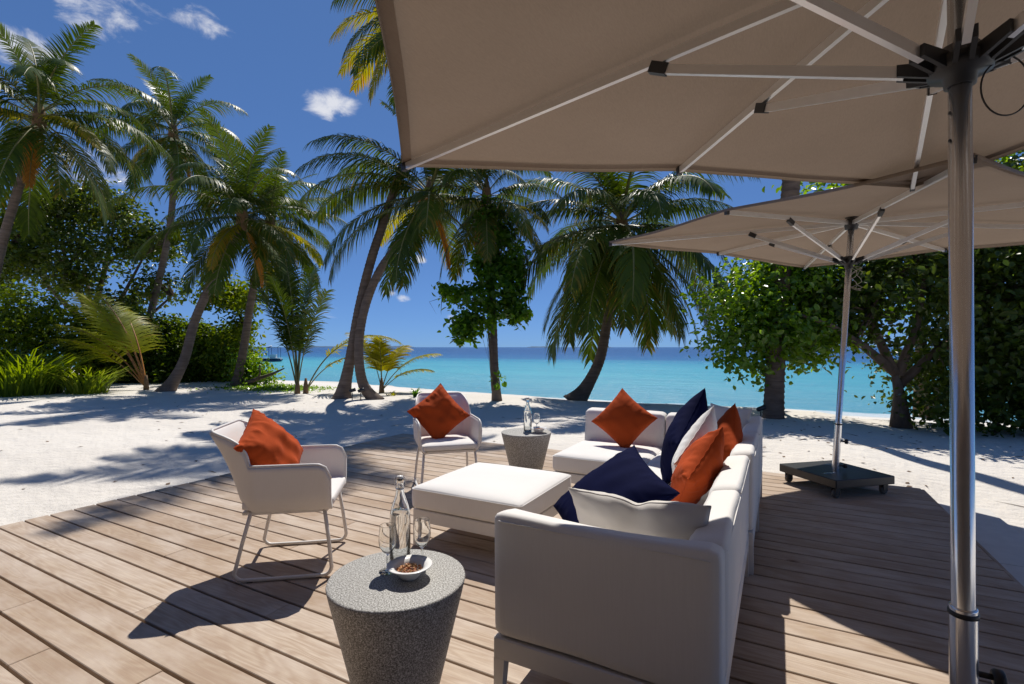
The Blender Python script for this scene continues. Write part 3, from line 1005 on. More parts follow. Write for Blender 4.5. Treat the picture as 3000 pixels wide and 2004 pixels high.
# ------------------------------------------------------------------ chairs
def make_chair(name, loc, rz, label):
    root = empty(name, loc, rz, label, 'chair', 'white sled base armchairs')
    # shell: a U-shaped wall in plan (arm - back - arm), front is +X
    hw, xf, xb, rc = 0.285, 0.27, -0.235, 0.11
    path = []
    for k in range(13): path.append((xf + (xb + rc - xf) * k / 12, -hw, 'arm', k / 12))
    for k in range(1, 19):
        a = R(-90 - 5 * k)
        path.append((xb + rc + rc * math.cos(a), -hw + rc + rc * math.sin(a), 'cor', k / 18))
    for k in range(1, 24): path.append((xb, -hw + rc + (2 * hw - 2 * rc) * k / 24, 'back', k / 24))
    for k in range(0, 19):
        a = R(180 - 5 * k)
        path.append((xb + rc + rc * math.cos(a), hw - rc + rc * math.sin(a), 'cor', 1 - k / 18))
    for k in range(1, 13): path.append((xb + rc + (xf - xb - rc) * k / 12, hw, 'arm', 1 - k / 12))
    Z0, ZA, ZB, th = 0.388, 0.645, 0.845, 0.030
    ns = 12
    outer, inner = [], []
    npth = len(path)
    for i, (x, y, kind, q) in enumerate(path):
        a = Vector(path[max(0, i - 1)][:2]); b = Vector(path[min(npth - 1, i + 1)][:2])
        t = (b - a).normalized()
        nrm = Vector((-t.y, t.x))           # outward for this direction of travel
        if kind == 'arm':
            zt = ZA
            d = (xf - x)
            if d < 0.085: zt = ZA - 0.085 + math.sqrt(max(0, 0.085 ** 2 - (0.085 - d) ** 2))
            back = 0.0
        elif kind == 'cor':
            s = max(0, (q - 0.35) / 0.4); s = min(1, s); s = s * s * (3 - 2 * s)
            zt = ZA + (ZB - ZA) * (1 - (1 - min(1, max(0, (q - 0.30) / 0.7))) ** 3)
            back = s
        else:
            zt = ZB
            back = 1.0
        co, ci = [], []
        for j in range(ns + 1):
            z = Z0 + (zt - Z0) * j / ns
            f = (z - Z0) / (ZB - Z0)
            flare = 0.012 * (z - Z0) / 0.27
            lean = -back * (0.05 * f + 0.105 * f * f)
            tuck = -0.035 * max(0, 1 - (z - Z0) / 0.10) ** 2     # pulled in under the seat
            o = Vector((x + lean, y)) + nrm * (flare + tuck)
            co.append(Vector((o.x, o.y, z)))
            i2 = o - nrm * th
            ci.append(Vector((i2.x, i2.y, z)))
        outer.append(co); inner.append(ci)
    mb = MB()
    vs = [p for r_ in outer for p in r_] + [p for r_ in inner for p in r_]
    nI = npth * (ns + 1)
    # rounded rim
    rim = []
    for i in range(npth):
        m = (outer[i][ns] + inner[i][ns]) / 2 + Vector((0, 0, 0.011))
        rim.append(len(vs)); vs.append(m)
    fs = []
    for i in range(npth - 1):
        for j in range(ns):
            a, b = i * (ns + 1) + j, (i + 1) * (ns + 1) + j
            fs.append((a, a + 1, b + 1, b))
            fs.append((nI + a, nI + b, nI + b + 1, nI + a + 1))
        a, b = i * (ns + 1) + ns, (i + 1) * (ns + 1) + ns
        fs.append((a, rim[i], rim[i + 1], b))
        fs.append((rim[i], nI + a, nI + b, rim[i + 1]))
        a, b = i * (ns + 1), (i + 1) * (ns + 1)
        fs.append((a, b, nI + b, nI + a))
    for i, flip in ((0, False), (npth - 1, True)):
        for j in range(ns):
            a = i * (ns + 1) + j
            q = (a, nI + a, nI + a + 1, a + 1)
            fs.append(tuple(reversed(q)) if flip else q)
        t3 = (i * (ns + 1) + ns, nI + i * (ns + 1) + ns, rim[i])
        fs.append(tuple(reversed(t3)) if flip else t3)
    mb.add(vs, fs, True)
    sh = mb.build('shell', M['chair'], root)
    # piped edge
    MB().tube([vs[k] for k in rim], 0.0085, 6).build('edge_piping', M['frame'], sh)
    # seat
    def deform(p, u):
        w = (1 - u.x ** 4) * (1 - u.y ** 4)
        if u.z > 0: p.z += 0.012 * w
        return p
    v2, f2 = rounded_block((0.50, 0.50, 0.060), 0.022, 10, deform)
    MB().add(v2, f2, True).build('seat', M['chair'], root, (0.025, 0, 0.425))
    v2, f2 = rounded_block((0.47, 0.48, 0.028), 0.012, 6)
    MB().add(v2, f2, True).build('seat_base', M['frame'], root, (0.012, 0, 0.381))
    # sled legs
    for s in (-1, 1):
        y0, y1 = s * 0.232, s * 0.262
        pts = [(0.225, y0, 0.385), (0.25, s * 0.247, 0.22)]
        pts += [(0.268, y1, 0.075)]
        for k in range(5):
            a = R(-22.5 * k)
            pts.append((0.225 + 0.045 * math.cos(a), y1, 0.058 + 0.045 * math.sin(a)))
        pts += [(0.0, y1, 0.0115)]
        for k in range(5):
            a = R(-90 - 19 * k)
            pts.append((-0.205 + 0.05 * math.cos(a), y1, 0.063 + 0.05 * math.sin(a)))
        pts += [(-0.215, s * 0.25, 0.22), (-0.175, y0, 0.385)]
        MB().tube(pts, 0.0110, 8, flat=(1.0, 1.0)).build('sled_leg', M['frame'], root)
        for fx in (0.20, -0.17):
            MB().box((fx, y1, 0.0035), (0.03, 0.016, 0.007)).build('glide', M['plastic'], root)
    return root


c1 = make_chair('armchair', (-2.655, 2.075, 0), R(38), 'white sled base armchair on the left, seen from behind its side')
c2 = make_chair('armchair', (-2.79, 3.86, 0), R(-45), 'white sled base armchair facing the viewer behind the ottoman')


def chair_pillow(loc, rz, back, z, label, seed, tilt=0.42, roll=0.0, side=0.0, yaw=0.0):
    f = Vector((math.cos(rz), math.sin(rz), 0))
    sd = Vector((-f.y, f.x, 0))
    c = Vector(loc) - f * back + sd * side
    n = Matrix.Rotation(yaw, 3, 'Z') @ f
    place_pillow('throw_cushion', label, M['orange'], 0.43, 0.43, 0.20, (c.x, c.y, z), (n.x, n.y, tilt), D45 + roll, seed, CG, wr=2.0)


chair_pillow((-2.655, 2.075, 0), R(38), 0.125, 0.70, 'rust orange cushion propped in the armchair on the left', 21, 0.72, R(-16), -0.02, R(-14))
chair_pillow((-2.79, 3.86, 0), R(-45), 0.07, 0.69, 'rust orange cushion propped in the armchair behind the ottoman', 22, 0.36, R(-6), -0.055)

# ------------------------------------------------------------------ stone tables and what stands on them
TZ = 0.50


def stone_table(loc, label):
    root = empty('side_table', loc, 0, label, 'table', 'grey granite side tables')
    rt, rb = 0.246, 0.128
    prof = [(0.001, 0.0), (rb - 0.006, 0.0), (rb, 0.006)]
    for k in range(1, 12):
        t = k / 12
        prof.append((rb + (rt - rb) * t, 0.006 + (TZ - 0.012) * t))
    prof += [(rt - 0.001, TZ - 0.008), (rt - 0.003, TZ - 0.002), (rt - 0.009, TZ), (0.001, TZ)]
    MB().lathe(prof, 72).build('stone', M['granite'], root)
    return root


stone_table((-1.215, 1.385, 0), 'grey granite tapered table in the foreground')
stone_table((-2.175, 4.345, 0), 'grey granite tapered table standing behind the ottoman')


def bottle(loc, label):
    root = empty('water_bottle', loc, 0.6, label, 'bottle', 'clear swing top water bottles')
    out = [(0.001, 0.0), (0.034, 0.0), (0.0385, 0.004), (0.0395, 0.012), (0.0395, 0.165), (0.038, 0.19), (0.033, 0.215), (0.024, 0.243), (0.0175, 0.262), (0.0145, 0.285), (0.0135, 0.305), (0.0165, 0.309), (0.0165, 0.318), (0.0125, 0.322)]
    inn = [(0.0092, 0.320), (0.0105, 0.29), (0.0135, 0.262), (0.020, 0.243), (0.0295, 0.214), (0.0345, 0.19), (0.036, 0.165), (0.036, 0.014), (0.030, 0.008), (0.001, 0.006)]
    MB().lathe(out + inn, 36).build('glass_body', M['glass'], root)
    wat = [(0.001, 0.0068), (0.0298, 0.0088), (0.0352, 0.0148), (0.0352, 0.165), (0.0337, 0.19), (0.0315, 0.203), (0.001, 0.203)]
    MB().lathe(wat, 36).build('water_fill', M['water'], root)
    st = MB().lathe([(0.001, 0.314), (0.008, 0.314), (0.0085, 0.322), (0.0125, 0.3235), (0.013, 0.329), (0.011, 0.334), (0.001, 0.336)], 20).build('stopper', M['china'], root)
    MB().lathe([(0.0090, 0.3215), (0.0135, 0.3215), (0.0135, 0.3238), (0.009, 0.3238)], 20).build('rubber_ring', M['plastic'], root)
    for s in (-1, 1):
        MB().tube([(s * 0.015, 0, 0.285), (s * 0.021, 0.004, 0.297), (s * 0.020, 0.002, 0.318), (s * 0.014, 0, 0.331), (s * 0.004, 0, 0.3325)], 0.0013, 6).build('wire_clip', M['steel'], root)
    MB().lathe([(0.0149, 0.282), (0.0165, 0.2835), (0.0165, 0.2865), (0.0149, 0.288)], 20).build('wire_collar', M['steel'], root)
    return root


def wine_glass(loc, label):
    root = empty('wine_glass', loc, 0, label, 'glass', 'clear stemmed glasses')
    out = [(0.001, 0.0), (0.031, 0.0), (0.0315, 0.002), (0.012, 0.0045), (0.0045, 0.008), (0.0038, 0.02), (0.0038, 0.058), (0.007, 0.066), (0.020, 0.078), (0.0300, 0.096), (0.0325, 0.115), (0.0315, 0.14), (0.0278, 0.1700), (0.0275, 0.1718), (0.0272, 0.1722)]
    inn = [(0.0268, 0.1722), (0.0265, 0.1718), (0.0267, 0.1700), (0.0304, 0.14), (0.0313, 0.115), (0.0287, 0.097), (0.0185, 0.080), (0.006, 0.0705), (0.001, 0.0695)]
    MB().lathe(out[:7], 28).build('foot_and_stem', M['glass'], root)
    MB().lathe([(0.001, 0.0585)] + out[7:] + inn, 28).build('glass_bowl', M['glass'], root)
    return root


def nut_bowl(loc, label, lab2, seed):
    root = empty('bowl', loc, 0, label, 'bowl', 'white rimmed bowls')
    prof = [(0.001, 0.0), (0.030, 0.0), (0.033, 0.004), (0.046, 0.020), (0.056, 0.038), (0.080, 0.045), (0.0815, 0.047), (0.080, 0.0485), (0.057, 0.0425), (0.050, 0.032), (0.040, 0.014), (0.028, 0.006), (0.001, 0.005)]
    MB().lathe(prof, 48).build('china', M['china'], root)
    rnd = random.Random(seed)
    mb = MB()
    base = MB()
    for k in range(120):
        a, rr = rnd.uniform(0, 6.283), 0.042 * math.sqrt(rnd.random())
        z = 0.029 + 0.011 * (1 - rr / 0.042) + rnd.uniform(-0.003, 0.005)
        bm = bmesh.new()
        bmesh.ops.create_icosphere(bm, subdivisions=1, radius=1)
        s = Matrix.Diagonal((rnd.uniform(0.005, 0.0085), rnd.uniform(0.0035, 0.005), rnd.uniform(0.003, 0.0045), 1))
        Mx = Matrix.Translation((rr * math.cos(a), rr * math.sin(a), z)) @ Matrix.Rotation(rnd.uniform(0, 6.28), 4, 'Z') @ Matrix.Rotation(rnd.uniform(-0.7, 0.7), 4, 'X') @ s
        bm.verts.index_update()
        mb.add([v.co for v in bm.verts], [[v.index for v in f.verts] for f in bm.faces], True, Mx)
        bm.free()
    o = mb.build('mixed_nuts', nut_mat, None, loc)
    tag(o, lab2, 'nuts', None, 'stuff')
    return root


def make_nut():
    m = Mat('roasted_nuts')
    g = m.n('ShaderNodeNewGeometry')
    c = m.ramp(g.outputs['Random Per Island'], [(0.0, (0.24, 0.055, 0.016)), (0.3, (0.42, 0.15, 0.045)), (0.5, (0.50, 0.24, 0.08)), (0.7, (0.10, 0.035, 0.016)), (0.85, (0.60, 0.36, 0.16)), (1.0, (0.40, 0.08, 0.02))])
    m.color(c)
    m.set(Roughness=0.5)
    return m.m


nut_mat = make_nut()
t1 = Vector((-1.215, 1.385, TZ))
cr, cf = W(1, 0), W(0, 1)          # viewer's right and forward on the ground


def on_table(t, r, f):
    p = t + cr * r + cf * f
    return (p.x, p.y, TZ + 0.0005)


bottle(on_table(t1, -0.016, 0.11), 'tall clear swing top bottle of water on the foreground table')
wine_glass(on_table(t1, -0.045, 0.035), 'clear stemmed glass left of the bottle on the foreground table')
wine_glass(on_table(t1, 0.072, 0.095), 'clear stemmed glass right of the bottle on the foreground table')
nut_bowl(on_table(t1, 0.046, -0.012), 'white rimmed china bowl of nuts on the foreground table', 'brown mixed nuts in the foreground bowl', 3)
t2 = Vector((-2.175, 4.345, TZ))
bottle(on_table(t2, 0.015, 0.02), 'clear swing top bottle of water on the table behind the ottoman')
wine_glass(on_table(t2, 0.105, 0.05), 'clear stemmed glass on the table behind the ottoman')
nut_bowl(on_table(t2, 0.12, -0.06), 'white rimmed china bowl on the table behind the ottoman', 'brown mixed nuts in the bowl on the table behind the ottoman', 4)

# ------------------------------------------------------------------ parasols
def parasol(base, base_rot, top, yaw, apex_z, label, S=3.16, cd=0.17, md=0.13, cord=True):
    """base: ground point; top: where the canopy centre stands (x, y); yaw: direction of one middle rib"""
    root = empty('parasol', base, 0, label, 'parasol', 'taupe canvas parasols')
    bx, by = base[0], base[1]
    lean = Vector((top[0] - bx, top[1] - by, apex_z)).normalized()
    q = Vector((0, 0, 1)).rotation_difference(lean).to_matrix().to_4x4()
    L = Vector((top[0] - bx, top[1] - by, apex_z)).length
    # base slab on castors
    B = Matrix.Rotation(base_rot, 4, 'Z')
    hs = 0.325
    mb = MB().box((0, 0, 0.135), (2 * hs, 2 * hs, 0.075), B, bevel=0.006, seg=1)
    sl = mb.build('base_slab', M['black'], root)
    for dx, dy in ((0.14, 0.18), (-0.16, -0.10)):
        MB().box((dx, dy, 0.1745), (0.13, 0.012, 0.004), B).build('slot_handle', M['steel'], sl)
    for sx in (-1, 1):
        for sy in (-1, 1):
            w = MB()
            c = Vector((sx * (hs - 0.06), sy * (hs - 0.06), 0))
            Mx = B @ Matrix.Translation(c + Vector((0, 0, 0.040))) @ Matrix.Rotation(R(90), 4, 'X') @ Matrix.Translation((0, 0, -0.014))
            w.lathe([(0.001, 0), (0.034, 0), (0.040, 0.005), (0.040, 0.023), (0.034, 0.028), (0.001, 0.028)], 20, Mx)
            ca = w.build('castor', M['wheel'], root)
            f = MB()
            f.box((c.x, c.y - 0.021, 0.065), (0.05, 0.004, 0.066), B)
            f.box((c.x, c.y + 0.021, 0.065), (0.05, 0.004, 0.066), B)
            f.box((c.x, c.y, 0.0955), (0.05, 0.046, 0.004), B)
            f.build('castor_fork', M['plastic'], ca)
    Q = lambda x, y, z: q @ Vector((x, y, z))
    # sleeve and pole
    MB().lathe([(0.0305, 0.172), (0.0305, 0.62), (0.030, 0.625), (0.026, 0.625)], 28, q).build('sleeve', M['steel'], root)
    MB().lathe([(0.0255, 0.173), (0.0255, L - 0.02), (0.001, L - 0.02)], 28, q).build('pole', M['steel'], root)
    MB().lathe([(0.031, 0.600), (0.0335, 0.602), (0.0335, 0.612), (0.031, 0.614)], 24, q).build('collar', M['plastic'], root)
    MB().tube([Q(0.030, 0, 0.45), Q(0.062, 0, 0.45)], 0.008, 8).tube([Q(0.058, 0, 0.45), Q(0.064, 0, 0.45), Q(0.080, 0, 0.45), Q(0.084, 0, 0.45)], [0.018, 0.023, 0.023, 0.017], 12).build('clamp_knob', M['plastic'], root)
    MB().tube([Q(0.030, 0.01, 0.215), Q(0.070, 0.02, 0.215)], 0.007, 8).tube([Q(0.066, 0.019, 0.215), Q(0.088, 0.026, 0.215)], 0.020, 12).build('clamp_knob', M['plastic'], root)
    # runner hub with teeth for the struts, crown at the top
    HZ = L - 0.405
    rot = q @ Matrix.Rotation(yaw, 4, 'Z')
    hub = MB().lathe([(0.0258, HZ - 0.060), (0.034, HZ - 0.060), (0.037, HZ - 0.034), (0.068, HZ - 0.028), (0.072, HZ - 0.006), (0.072, HZ + 0.008), (0.060, HZ + 0.016), (0.042, HZ + 0.045), (0.0258, HZ + 0.045)], 32, q).build('runner_hub', M['plastic'], root)
    crown = MB().lathe([(0.0258, L - 0.11), (0.05, L - 0.11), (0.06, L - 0.06), (0.06, L - 0.03), (0.035, L - 0.015), (0.001, L - 0.012)], 32, q).build('crown', M['plastic'], root)
    tip = MB().lathe([(0.001, L + 0.07), (0.018, L + 0.062), (0.022, L + 0.03), (0.05, L + 0.008), (0.055, L - 0.005)], 20, q).build('finial', M['plastic'], root)
    half = S / 2
    for k in range(8):
        a = R(45) * k
        corner = k % 2 == 1
        ln = half * (math.sqrt(2) if corner else 1) - 0.015
        dr = cd if corner else md
        d = Vector((math.cos(a), math.sin(a), 0))
        sd = Vector((-d.y, d.x, 0))
        p0 = d * 0.05 + Vector((0, 0, L - 0.055))
        p1 = d * ln + Vector((0, 0, L - dr - 0.022))
        def bar(mb, a0, a1, wd, ht):
            t = (a1 - a0).normalized()
            up = sd.cross(t) * -1 if sd.cross(t).z < 0 else sd.cross(t)
            vs = []
            for p in (a0, a1):
                for (i, j) in ((-1, -1), (1, -1), (1, 1), (-1, 1)):
                    vs.append(rot @ (p + sd * (wd / 2 * i) + up * (ht / 2 * j)))
            mb.add(vs, [(0, 1, 2, 3), (7, 6, 5, 4), (0, 4, 5, 1), (1, 5, 6, 2), (2, 6, 7, 3), (3, 7, 4, 0)], False)
        mb = MB(); bar(mb, p0, p1, 0.020, 0.034)
        rib = mb.build('rib', M['alu'], root)
        mb = MB(); bar(mb, p1 - (p1 - p0).normalized() * 0.02, p1 + (p1 - p0).normalized() * 0.012, 0.026, 0.04)
        mb.build('rib_end', M['plastic'], rib)
        t_ = 0.81 / ln
        pj = p0 + (p1 - p0) * t_ - Vector((0, 0, 0.030))
        h0 = d * 0.115 + Vector((0, 0, HZ + 0.012))
        mb = MB(); bar(mb, h0, pj - (pj - h0).normalized() * 0.02, 0.018, 0.032)
        st = mb.build('strut', M['alu'], root)
        mb = MB(); bar(mb, pj - (pj - h0).normalized() * 0.05, pj + Vector((0, 0, 0.012)) + d * 0.015, 0.028, 0.040)
        mb.build('strut_joint', M['plastic'], st)
        for s in (-1, 1):
            mb = MB()
            off = sd * (0.016 * s)
            a0 = d * 0.058 + off + Vector((0, 0, HZ - 0.004)); a1 = d * 0.135 + off + Vector((0, 0, HZ + 0.018))
            t = (a1 - a0).normalized()
            up = Vector((0, 0, 1))
            vs = []
            for p, h in ((a0, 0.022), (a1, 0.016)):
                for (i, j) in ((-1, -1), (1, -1), (1, 1), (-1, 1)):
                    vs.append(rot @ (p + sd * (0.0055 * i) + up * (h * j)))
            mb.add(vs, [(0, 1, 2, 3), (7, 6, 5, 4), (0, 4, 5, 1), (1, 5, 6, 2), (2, 6, 7, 3), (3, 7, 4, 0)], False)
            mb.build('hub_lug', M['plastic'], hub)
    # canopy: eight panels stretched between the ribs
    vs, fs = [], []
    NR, NE = 14, 10
    for k in range(8):
        a0, a1 = R(45) * k, R(45) * (k + 1)
        def rim(kk):
            a = R(45) * kk
            c = kk % 2 == 1
            r_ = half * (math.sqrt(2) if c else 1)
            return Vector((math.cos(a) * r_, math.sin(a) * r_, -(cd if c else md)))
        e0, e1 = rim(k), rim(k + 1)
        b = len(vs)
        for i in range(NR + 1):
            t = 0.012 + (1 - 0.012) * i / NR
            for j in range(NE + 1):
                s = j / NE
                e = e0 * (1 - s) + e1 * s
                sag = math.sin(math.pi * s)
                p = Vector((e.x * t, e.y * t, e.z * t))
                p.z += 0.004 - 0.014 * sag * t + 0.007 * t * mnoise.noise(Vector((p.x * 2.3, p.y * 2.3, yaw)))
                inn = 1 - 0.012 * sag * t
                p.x *= inn; p.y *= inn
                vs.append(rot @ (p + Vector((0, 0, L))))
        for i in range(NR):
            for j in range(NE):
                a = b + i * (NE + 1) + j
                fs.append((a, a + 1, a + NE + 2, a + NE + 1))
        # turned hem hanging 25 mm at the rim
        h0 = len(vs)
        for j in range(NE + 1):
            p = Vector(vs[b + NR * (NE + 1) + j])
            vs.append(p + Vector((0, 0, -0.022)))
        for j in range(NE):
            fs.append((b + NR * (NE + 1) + j, b + NR * (NE + 1) + j + 1, h0 + j + 1, h0 + j))
    mb = MB().add(vs, fs, True)
    cano = mb.build('canopy', M['canopy'], root)
    hv, hf = [], []
    for k in range(8):
        a = R(45) * k
        def rim2(kk, w):
            c = kk % 2 == 1
            r_ = half * (math.sqrt(2) if c else 1) - w * (math.sqrt(2) if c else 1)
            a_ = R(45) * kk
            return Vector((math.cos(a_) * r_, math.sin(a_) * r_, -(cd if c else md) * r_ / (half * (math.sqrt(2) if c else 1))))
        b = len(hv)
        for j in range(NE + 1):
            s = j / NE
            sag = math.sin(math.pi * s)
            for w in (0.004, 0.05):
                p = rim2(k, w) * (1 - s) + rim2(k + 1, w) * s
                t = 0.985
                nz_ = 0.007 * t * mnoise.noise(Vector((p.x * 2.3, p.y * 2.3, yaw)))
                p.z += 0.004 - 0.014 * sag * t + nz_ - 0.006
                p.x *= 1 - 0.012 * sag * t; p.y *= 1 - 0.012 * sag * t
                hv.append(rot @ (p + Vector((0, 0, L))))
        for j in range(NE):
            q0 = b + 2 * j
            hf.append((q0, q0 + 2, q0 + 3, q0 + 1))
    MB().add(hv, hf, True).build('hem', M['canopy'], cano)
    # pull cord looped under the hub
    if cord:
        rnd = random.Random(5)
        pts = []
        for k in range(60):
            a = k * 0.55
            r_ = 0.045 + 0.03 * math.sin(k * 1.7) * rnd.random()
            pts.append(Q(0.05 + r_ * math.cos(a) * 1.1, 0.02 + r_ * 0.6 * math.sin(a), HZ - 0.12 + 0.10 * math.sin(k * 0.31) - 0.05 * (k / 60)))
        MB().tube(pts, 0.0028, 5).build('pull_cord', M['rope'], root)
    else:
        base_a = yaw
        pts = []
        for k in range(70):
            a = k * 0.42
            u_ = 0.5 + 0.5 * math.cos(a)
            pts.append(Q(0, 0, HZ) + cr * (-0.06 + 0.30 * u_ + 0.01 * math.sin(k * 2.1)) + cf * (0.06 + 0.03 * math.sin(a * 0.7)) + Vector((0, 0, 0.02 + 0.11 * u_ + 0.022 * math.sin(a + k * 0.13))))
        MB().tube(pts, 0.0028, 5).build('pull_cord', M['rope'], root)
        pts = []
        for k in range(40):
            a = R(110 - 400 * k / 39)
            pts.append(Q(0, 0, HZ) + cr * (0.075 + (0.075 - 0.02 * k / 39) * math.cos(a)) + cf * (-0.045) + Vector((0, 0, -0.085 + (0.085 - 0.02 * k / 39) * math.sin(a))))
        MB().tube(pts, 0.0022, 6).build('tie_loop', M['wire'], root)
    for k in (0, 1):
        MB().tube([Q(-0.0235, -0.008, HZ - 0.13 - 0.075 * k), Q(-0.0248, -0.0085, HZ - 0.13 - 0.075 * k)], 0.005, 8).build('pin_hole', M['black'], root)
    return root


b1 = W(1.235, 1.35)
tp1 = W(1.205, 1.335)
m1 = W(-0.149, 0.989)
parasol((b1.x, b1.y, 0), YAW, (tp1.x, tp1.y), math.atan2(m1.y, m1.x), 2.50, 'taupe square parasol overhead on the nearest steel pole', cord=False)
d2 = W(0.797, 2.08)
tp2 = W(3.146, 4.58)
parasol((0.47, 5.57, 0), R(42), (tp2.x, tp2.y), math.atan2(d2.y, d2.x) - R(45), 2.53, 'taupe square parasol on a black castor base at the far deck corner')

# ------------------------------------------------------------------ palms
def frond_mesh(name, L, elev, droop, seed, mat, n=76, leaf=0.72, width=0.040, warm=0.0, rach=None, hang=0.75, spread=1.0, ragged=0.12, start=0.13):
    """frond growing from the origin along +X; elev: start angle, droop: how far the angle falls along it"""
    rnd = random.Random(seed)
    ns = 26
    pts = [Vector((0, 0, 0))]
    tang = []
    twist = rnd.uniform(-0.25, 0.25)
    for i in range(ns):
        t = (i + 0.5) / ns
        a = elev - droop * (t ** 1.5)
        yaw = twist * t * t
        d = Vector((math.cos(a) * math.cos(yaw), math.cos(a) * math.sin(yaw), math.sin(a)))
        tang.append(d)
        pts.append(pts[-1] + d * (L / ns))
    V, F, T = [], [], []
    # rachis as a tapering 4-sided bar
    for i, p in enumerate(pts):
        d = tang[min(i, ns - 1)]
        s = d.cross(Vector((0, 0, 1)))
        s = s.normalized() if s.length > 0.05 else Vector((0, 1, 0))
        u = s.cross(d)
        r = 0.030 * (1 - i / ns) ** 0.8 * L / 3.4 + 0.004
        for (a, b) in ((1, 0), (0, 1), (-1, 0), (0, -1)):
            V.append(p + s * (a * r * 1.2) + u * (b * r * 0.7)); T.append(0.72 + warm * 0.3)
    for i in range(ns):
        for k in range(4):
            F.append((i * 4 + k, i * 4 + (k + 1) % 4, (i + 1) * 4 + (k + 1) % 4, (i + 1) * 4 + k))
    nr = len(F)
    for side in (-1, 1):
        for k in range(n):
            if rnd.random() < ragged * 0.5: continue
            t = start + (1 - start) * (k + rnd.uniform(-0.3, 0.3)) / n
            t = min(0.995, max(0.1, t))
            f = t * ns
            i = min(ns - 1, int(f))
            p = pts[i].lerp(pts[i + 1], f - i)
            d = tang[i]
            s = d.cross(Vector((0, 0, 1)))
            s = (s.normalized() if s.length > 0.05 else Vector((0, 1, 0))) * side
            u = s.cross(d) * side
            ll = leaf * (0.45 + 0.55 * math.sin(math.pi * min(1, 0.12 + 0.80 * t)) ** 0.7) * (1 - 0.45 * max(0, t - 0.75) / 0.25) * rnd.uniform(0.8, 1.12)
            if rnd.random() < ragged: ll *= rnd.uniform(0.45, 0.8)
            fw = 0.35 + 0.65 * t + rnd.uniform(-0.08, 0.08)
            out = (s * spread + d * fw + u * (0.34 - 0.25 * t)).normalized()
            g = hang * rnd.uniform(0.7, 1.25)
            wd = width * rnd.uniform(0.8, 1.15)
            q0 = p
            dirn = out
            b = len(V)
            tip = rnd.uniform(0, 1)
            tv = rnd.uniform(0.05, 0.62) + 0.10 * t + warm * (0.25 + 0.6 * t)
            for j, wj in enumerate((0.7, 1.0, 0.72, 0.10)):
                wv = dirn.cross(u)
                wv = (wv.normalized() if wv.length > 0.05 else d) * (wd * wj / 2)
                V.append(q0 + wv); V.append(q0 - wv)
                tt = min(1.0, tv + 0.12 * j * (0.5 + tip) * (1 if tip > 0.6 else 0.2))
                T += [tt, tt]
                dirn = (dirn + Vector((0, 0, -g * (0.30 + 0.22 * j)))).normalized()
                q0 = q0 + dirn * (ll / 3)
            for j in range(3):
                F.append((b + 2 * j, b + 2 * j + 1, b + 2 * j + 3, b + 2 * j + 2))
    me = quick_mesh(name, [tuple(v) for v in V], F, mat, True, T)
    me.materials.append(rach or M['rachis'])
    mi = np.zeros(len(F), dtype=np.int32)
    mi[:nr] = 1
    me.polygons.foreach_set('material_index', mi)
    return me


FR = {}
for v in range(3):
    FR['up%d' % v] = frond_mesh('frond', 3.2, R(74), R(48), 10 + v, M['palm_leaf'], leaf=0.62, hang=0.32)
    FR['high%d' % v] = frond_mesh('frond', 3.5, R(50), R(88), 20 + v, M['palm_leaf'], leaf=0.78, hang=0.8)
    FR['mid%d' % v] = frond_mesh('frond', 3.6, R(24), R(80), 30 + v, M['palm_leaf'], leaf=0.86, hang=1.15)
    FR['low%d' % v] = frond_mesh('frond', 3.6, R(-8), R(68), 40 + v, M['palm_leaf'], leaf=0.86, hang=1.1, warm=0.14)
    FR['hang%d' % v] = frond_mesh('frond', 3.4, R(-40), R(46), 50 + v, M['palm_leaf'], leaf=0.84, hang=0.8, warm=0.16)
FR['yel0'] = frond_mesh('frond', 3.2, R(-30), R(52), 61, M['palm_yellow'], leaf=0.66, hang=0.8, warm=0.3)
FR['yel1'] = frond_mesh('frond', 3.4, R(5), R(70), 62, M['palm_yellow'], leaf=0.70, hang=0.8, warm=0.2)
FR['dry0'] = frond_mesh('frond', 2.6, R(-62), R(26), 63, M['palm_dry'], leaf=0.5, hang=0.7)


def trunk(points, r0, r1, flare=1.7, ring=0.11, n=14, seed=0):
    """ringed palm stem through the points, swollen foot"""
    rnd = random.Random(seed)
    P = [Vector(p) for p in points]
    # Catmull-Rom through the points
    path = []
    for i in range(len(P) - 1):
        a, b = P[max(0, i - 1)], P[i]
        c, d = P[i + 1], P[min(len(P) - 1, i + 2)]
        for k in range(12):
            t = k / 12
            path.append(0.5 * ((2 * b) + (c - a) * t + (2 * a - 5 * b + 4 * c - d) * t * t + (3 * b - a - 3 * c + d) * t ** 3))
    path.append(P[-1])
    ln = [0]
    for a, b in zip(path, path[1:]): ln.append(ln[-1] + (b - a).length)
    tot = ln[-1]
    pts, rad = [], []
    s = 0.0
    def at(s):
        for i in range(len(ln) - 1):
            if s <= ln[i + 1]:
                return path[i].lerp(path[i + 1], (s - ln[i]) / max(1e-6, ln[i + 1] - ln[i]))
        return path[-1]
    while s < tot:
        t = s / tot
        base = r0 + (r1 - r0) * t ** 0.7
        base *= 1 + (flare - 1) * math.exp(-s / 0.35)
        for ds, k in ((0.0, 1.05), (0.75, 0.97)):
            pts.append(at(min(tot, s + ds * ring)))
            rad.append(base * k * rnd.uniform(0.985, 1.015))
        s += ring * rnd.uniform(0.8, 1.2)
    return MB().tube(pts, rad, n)


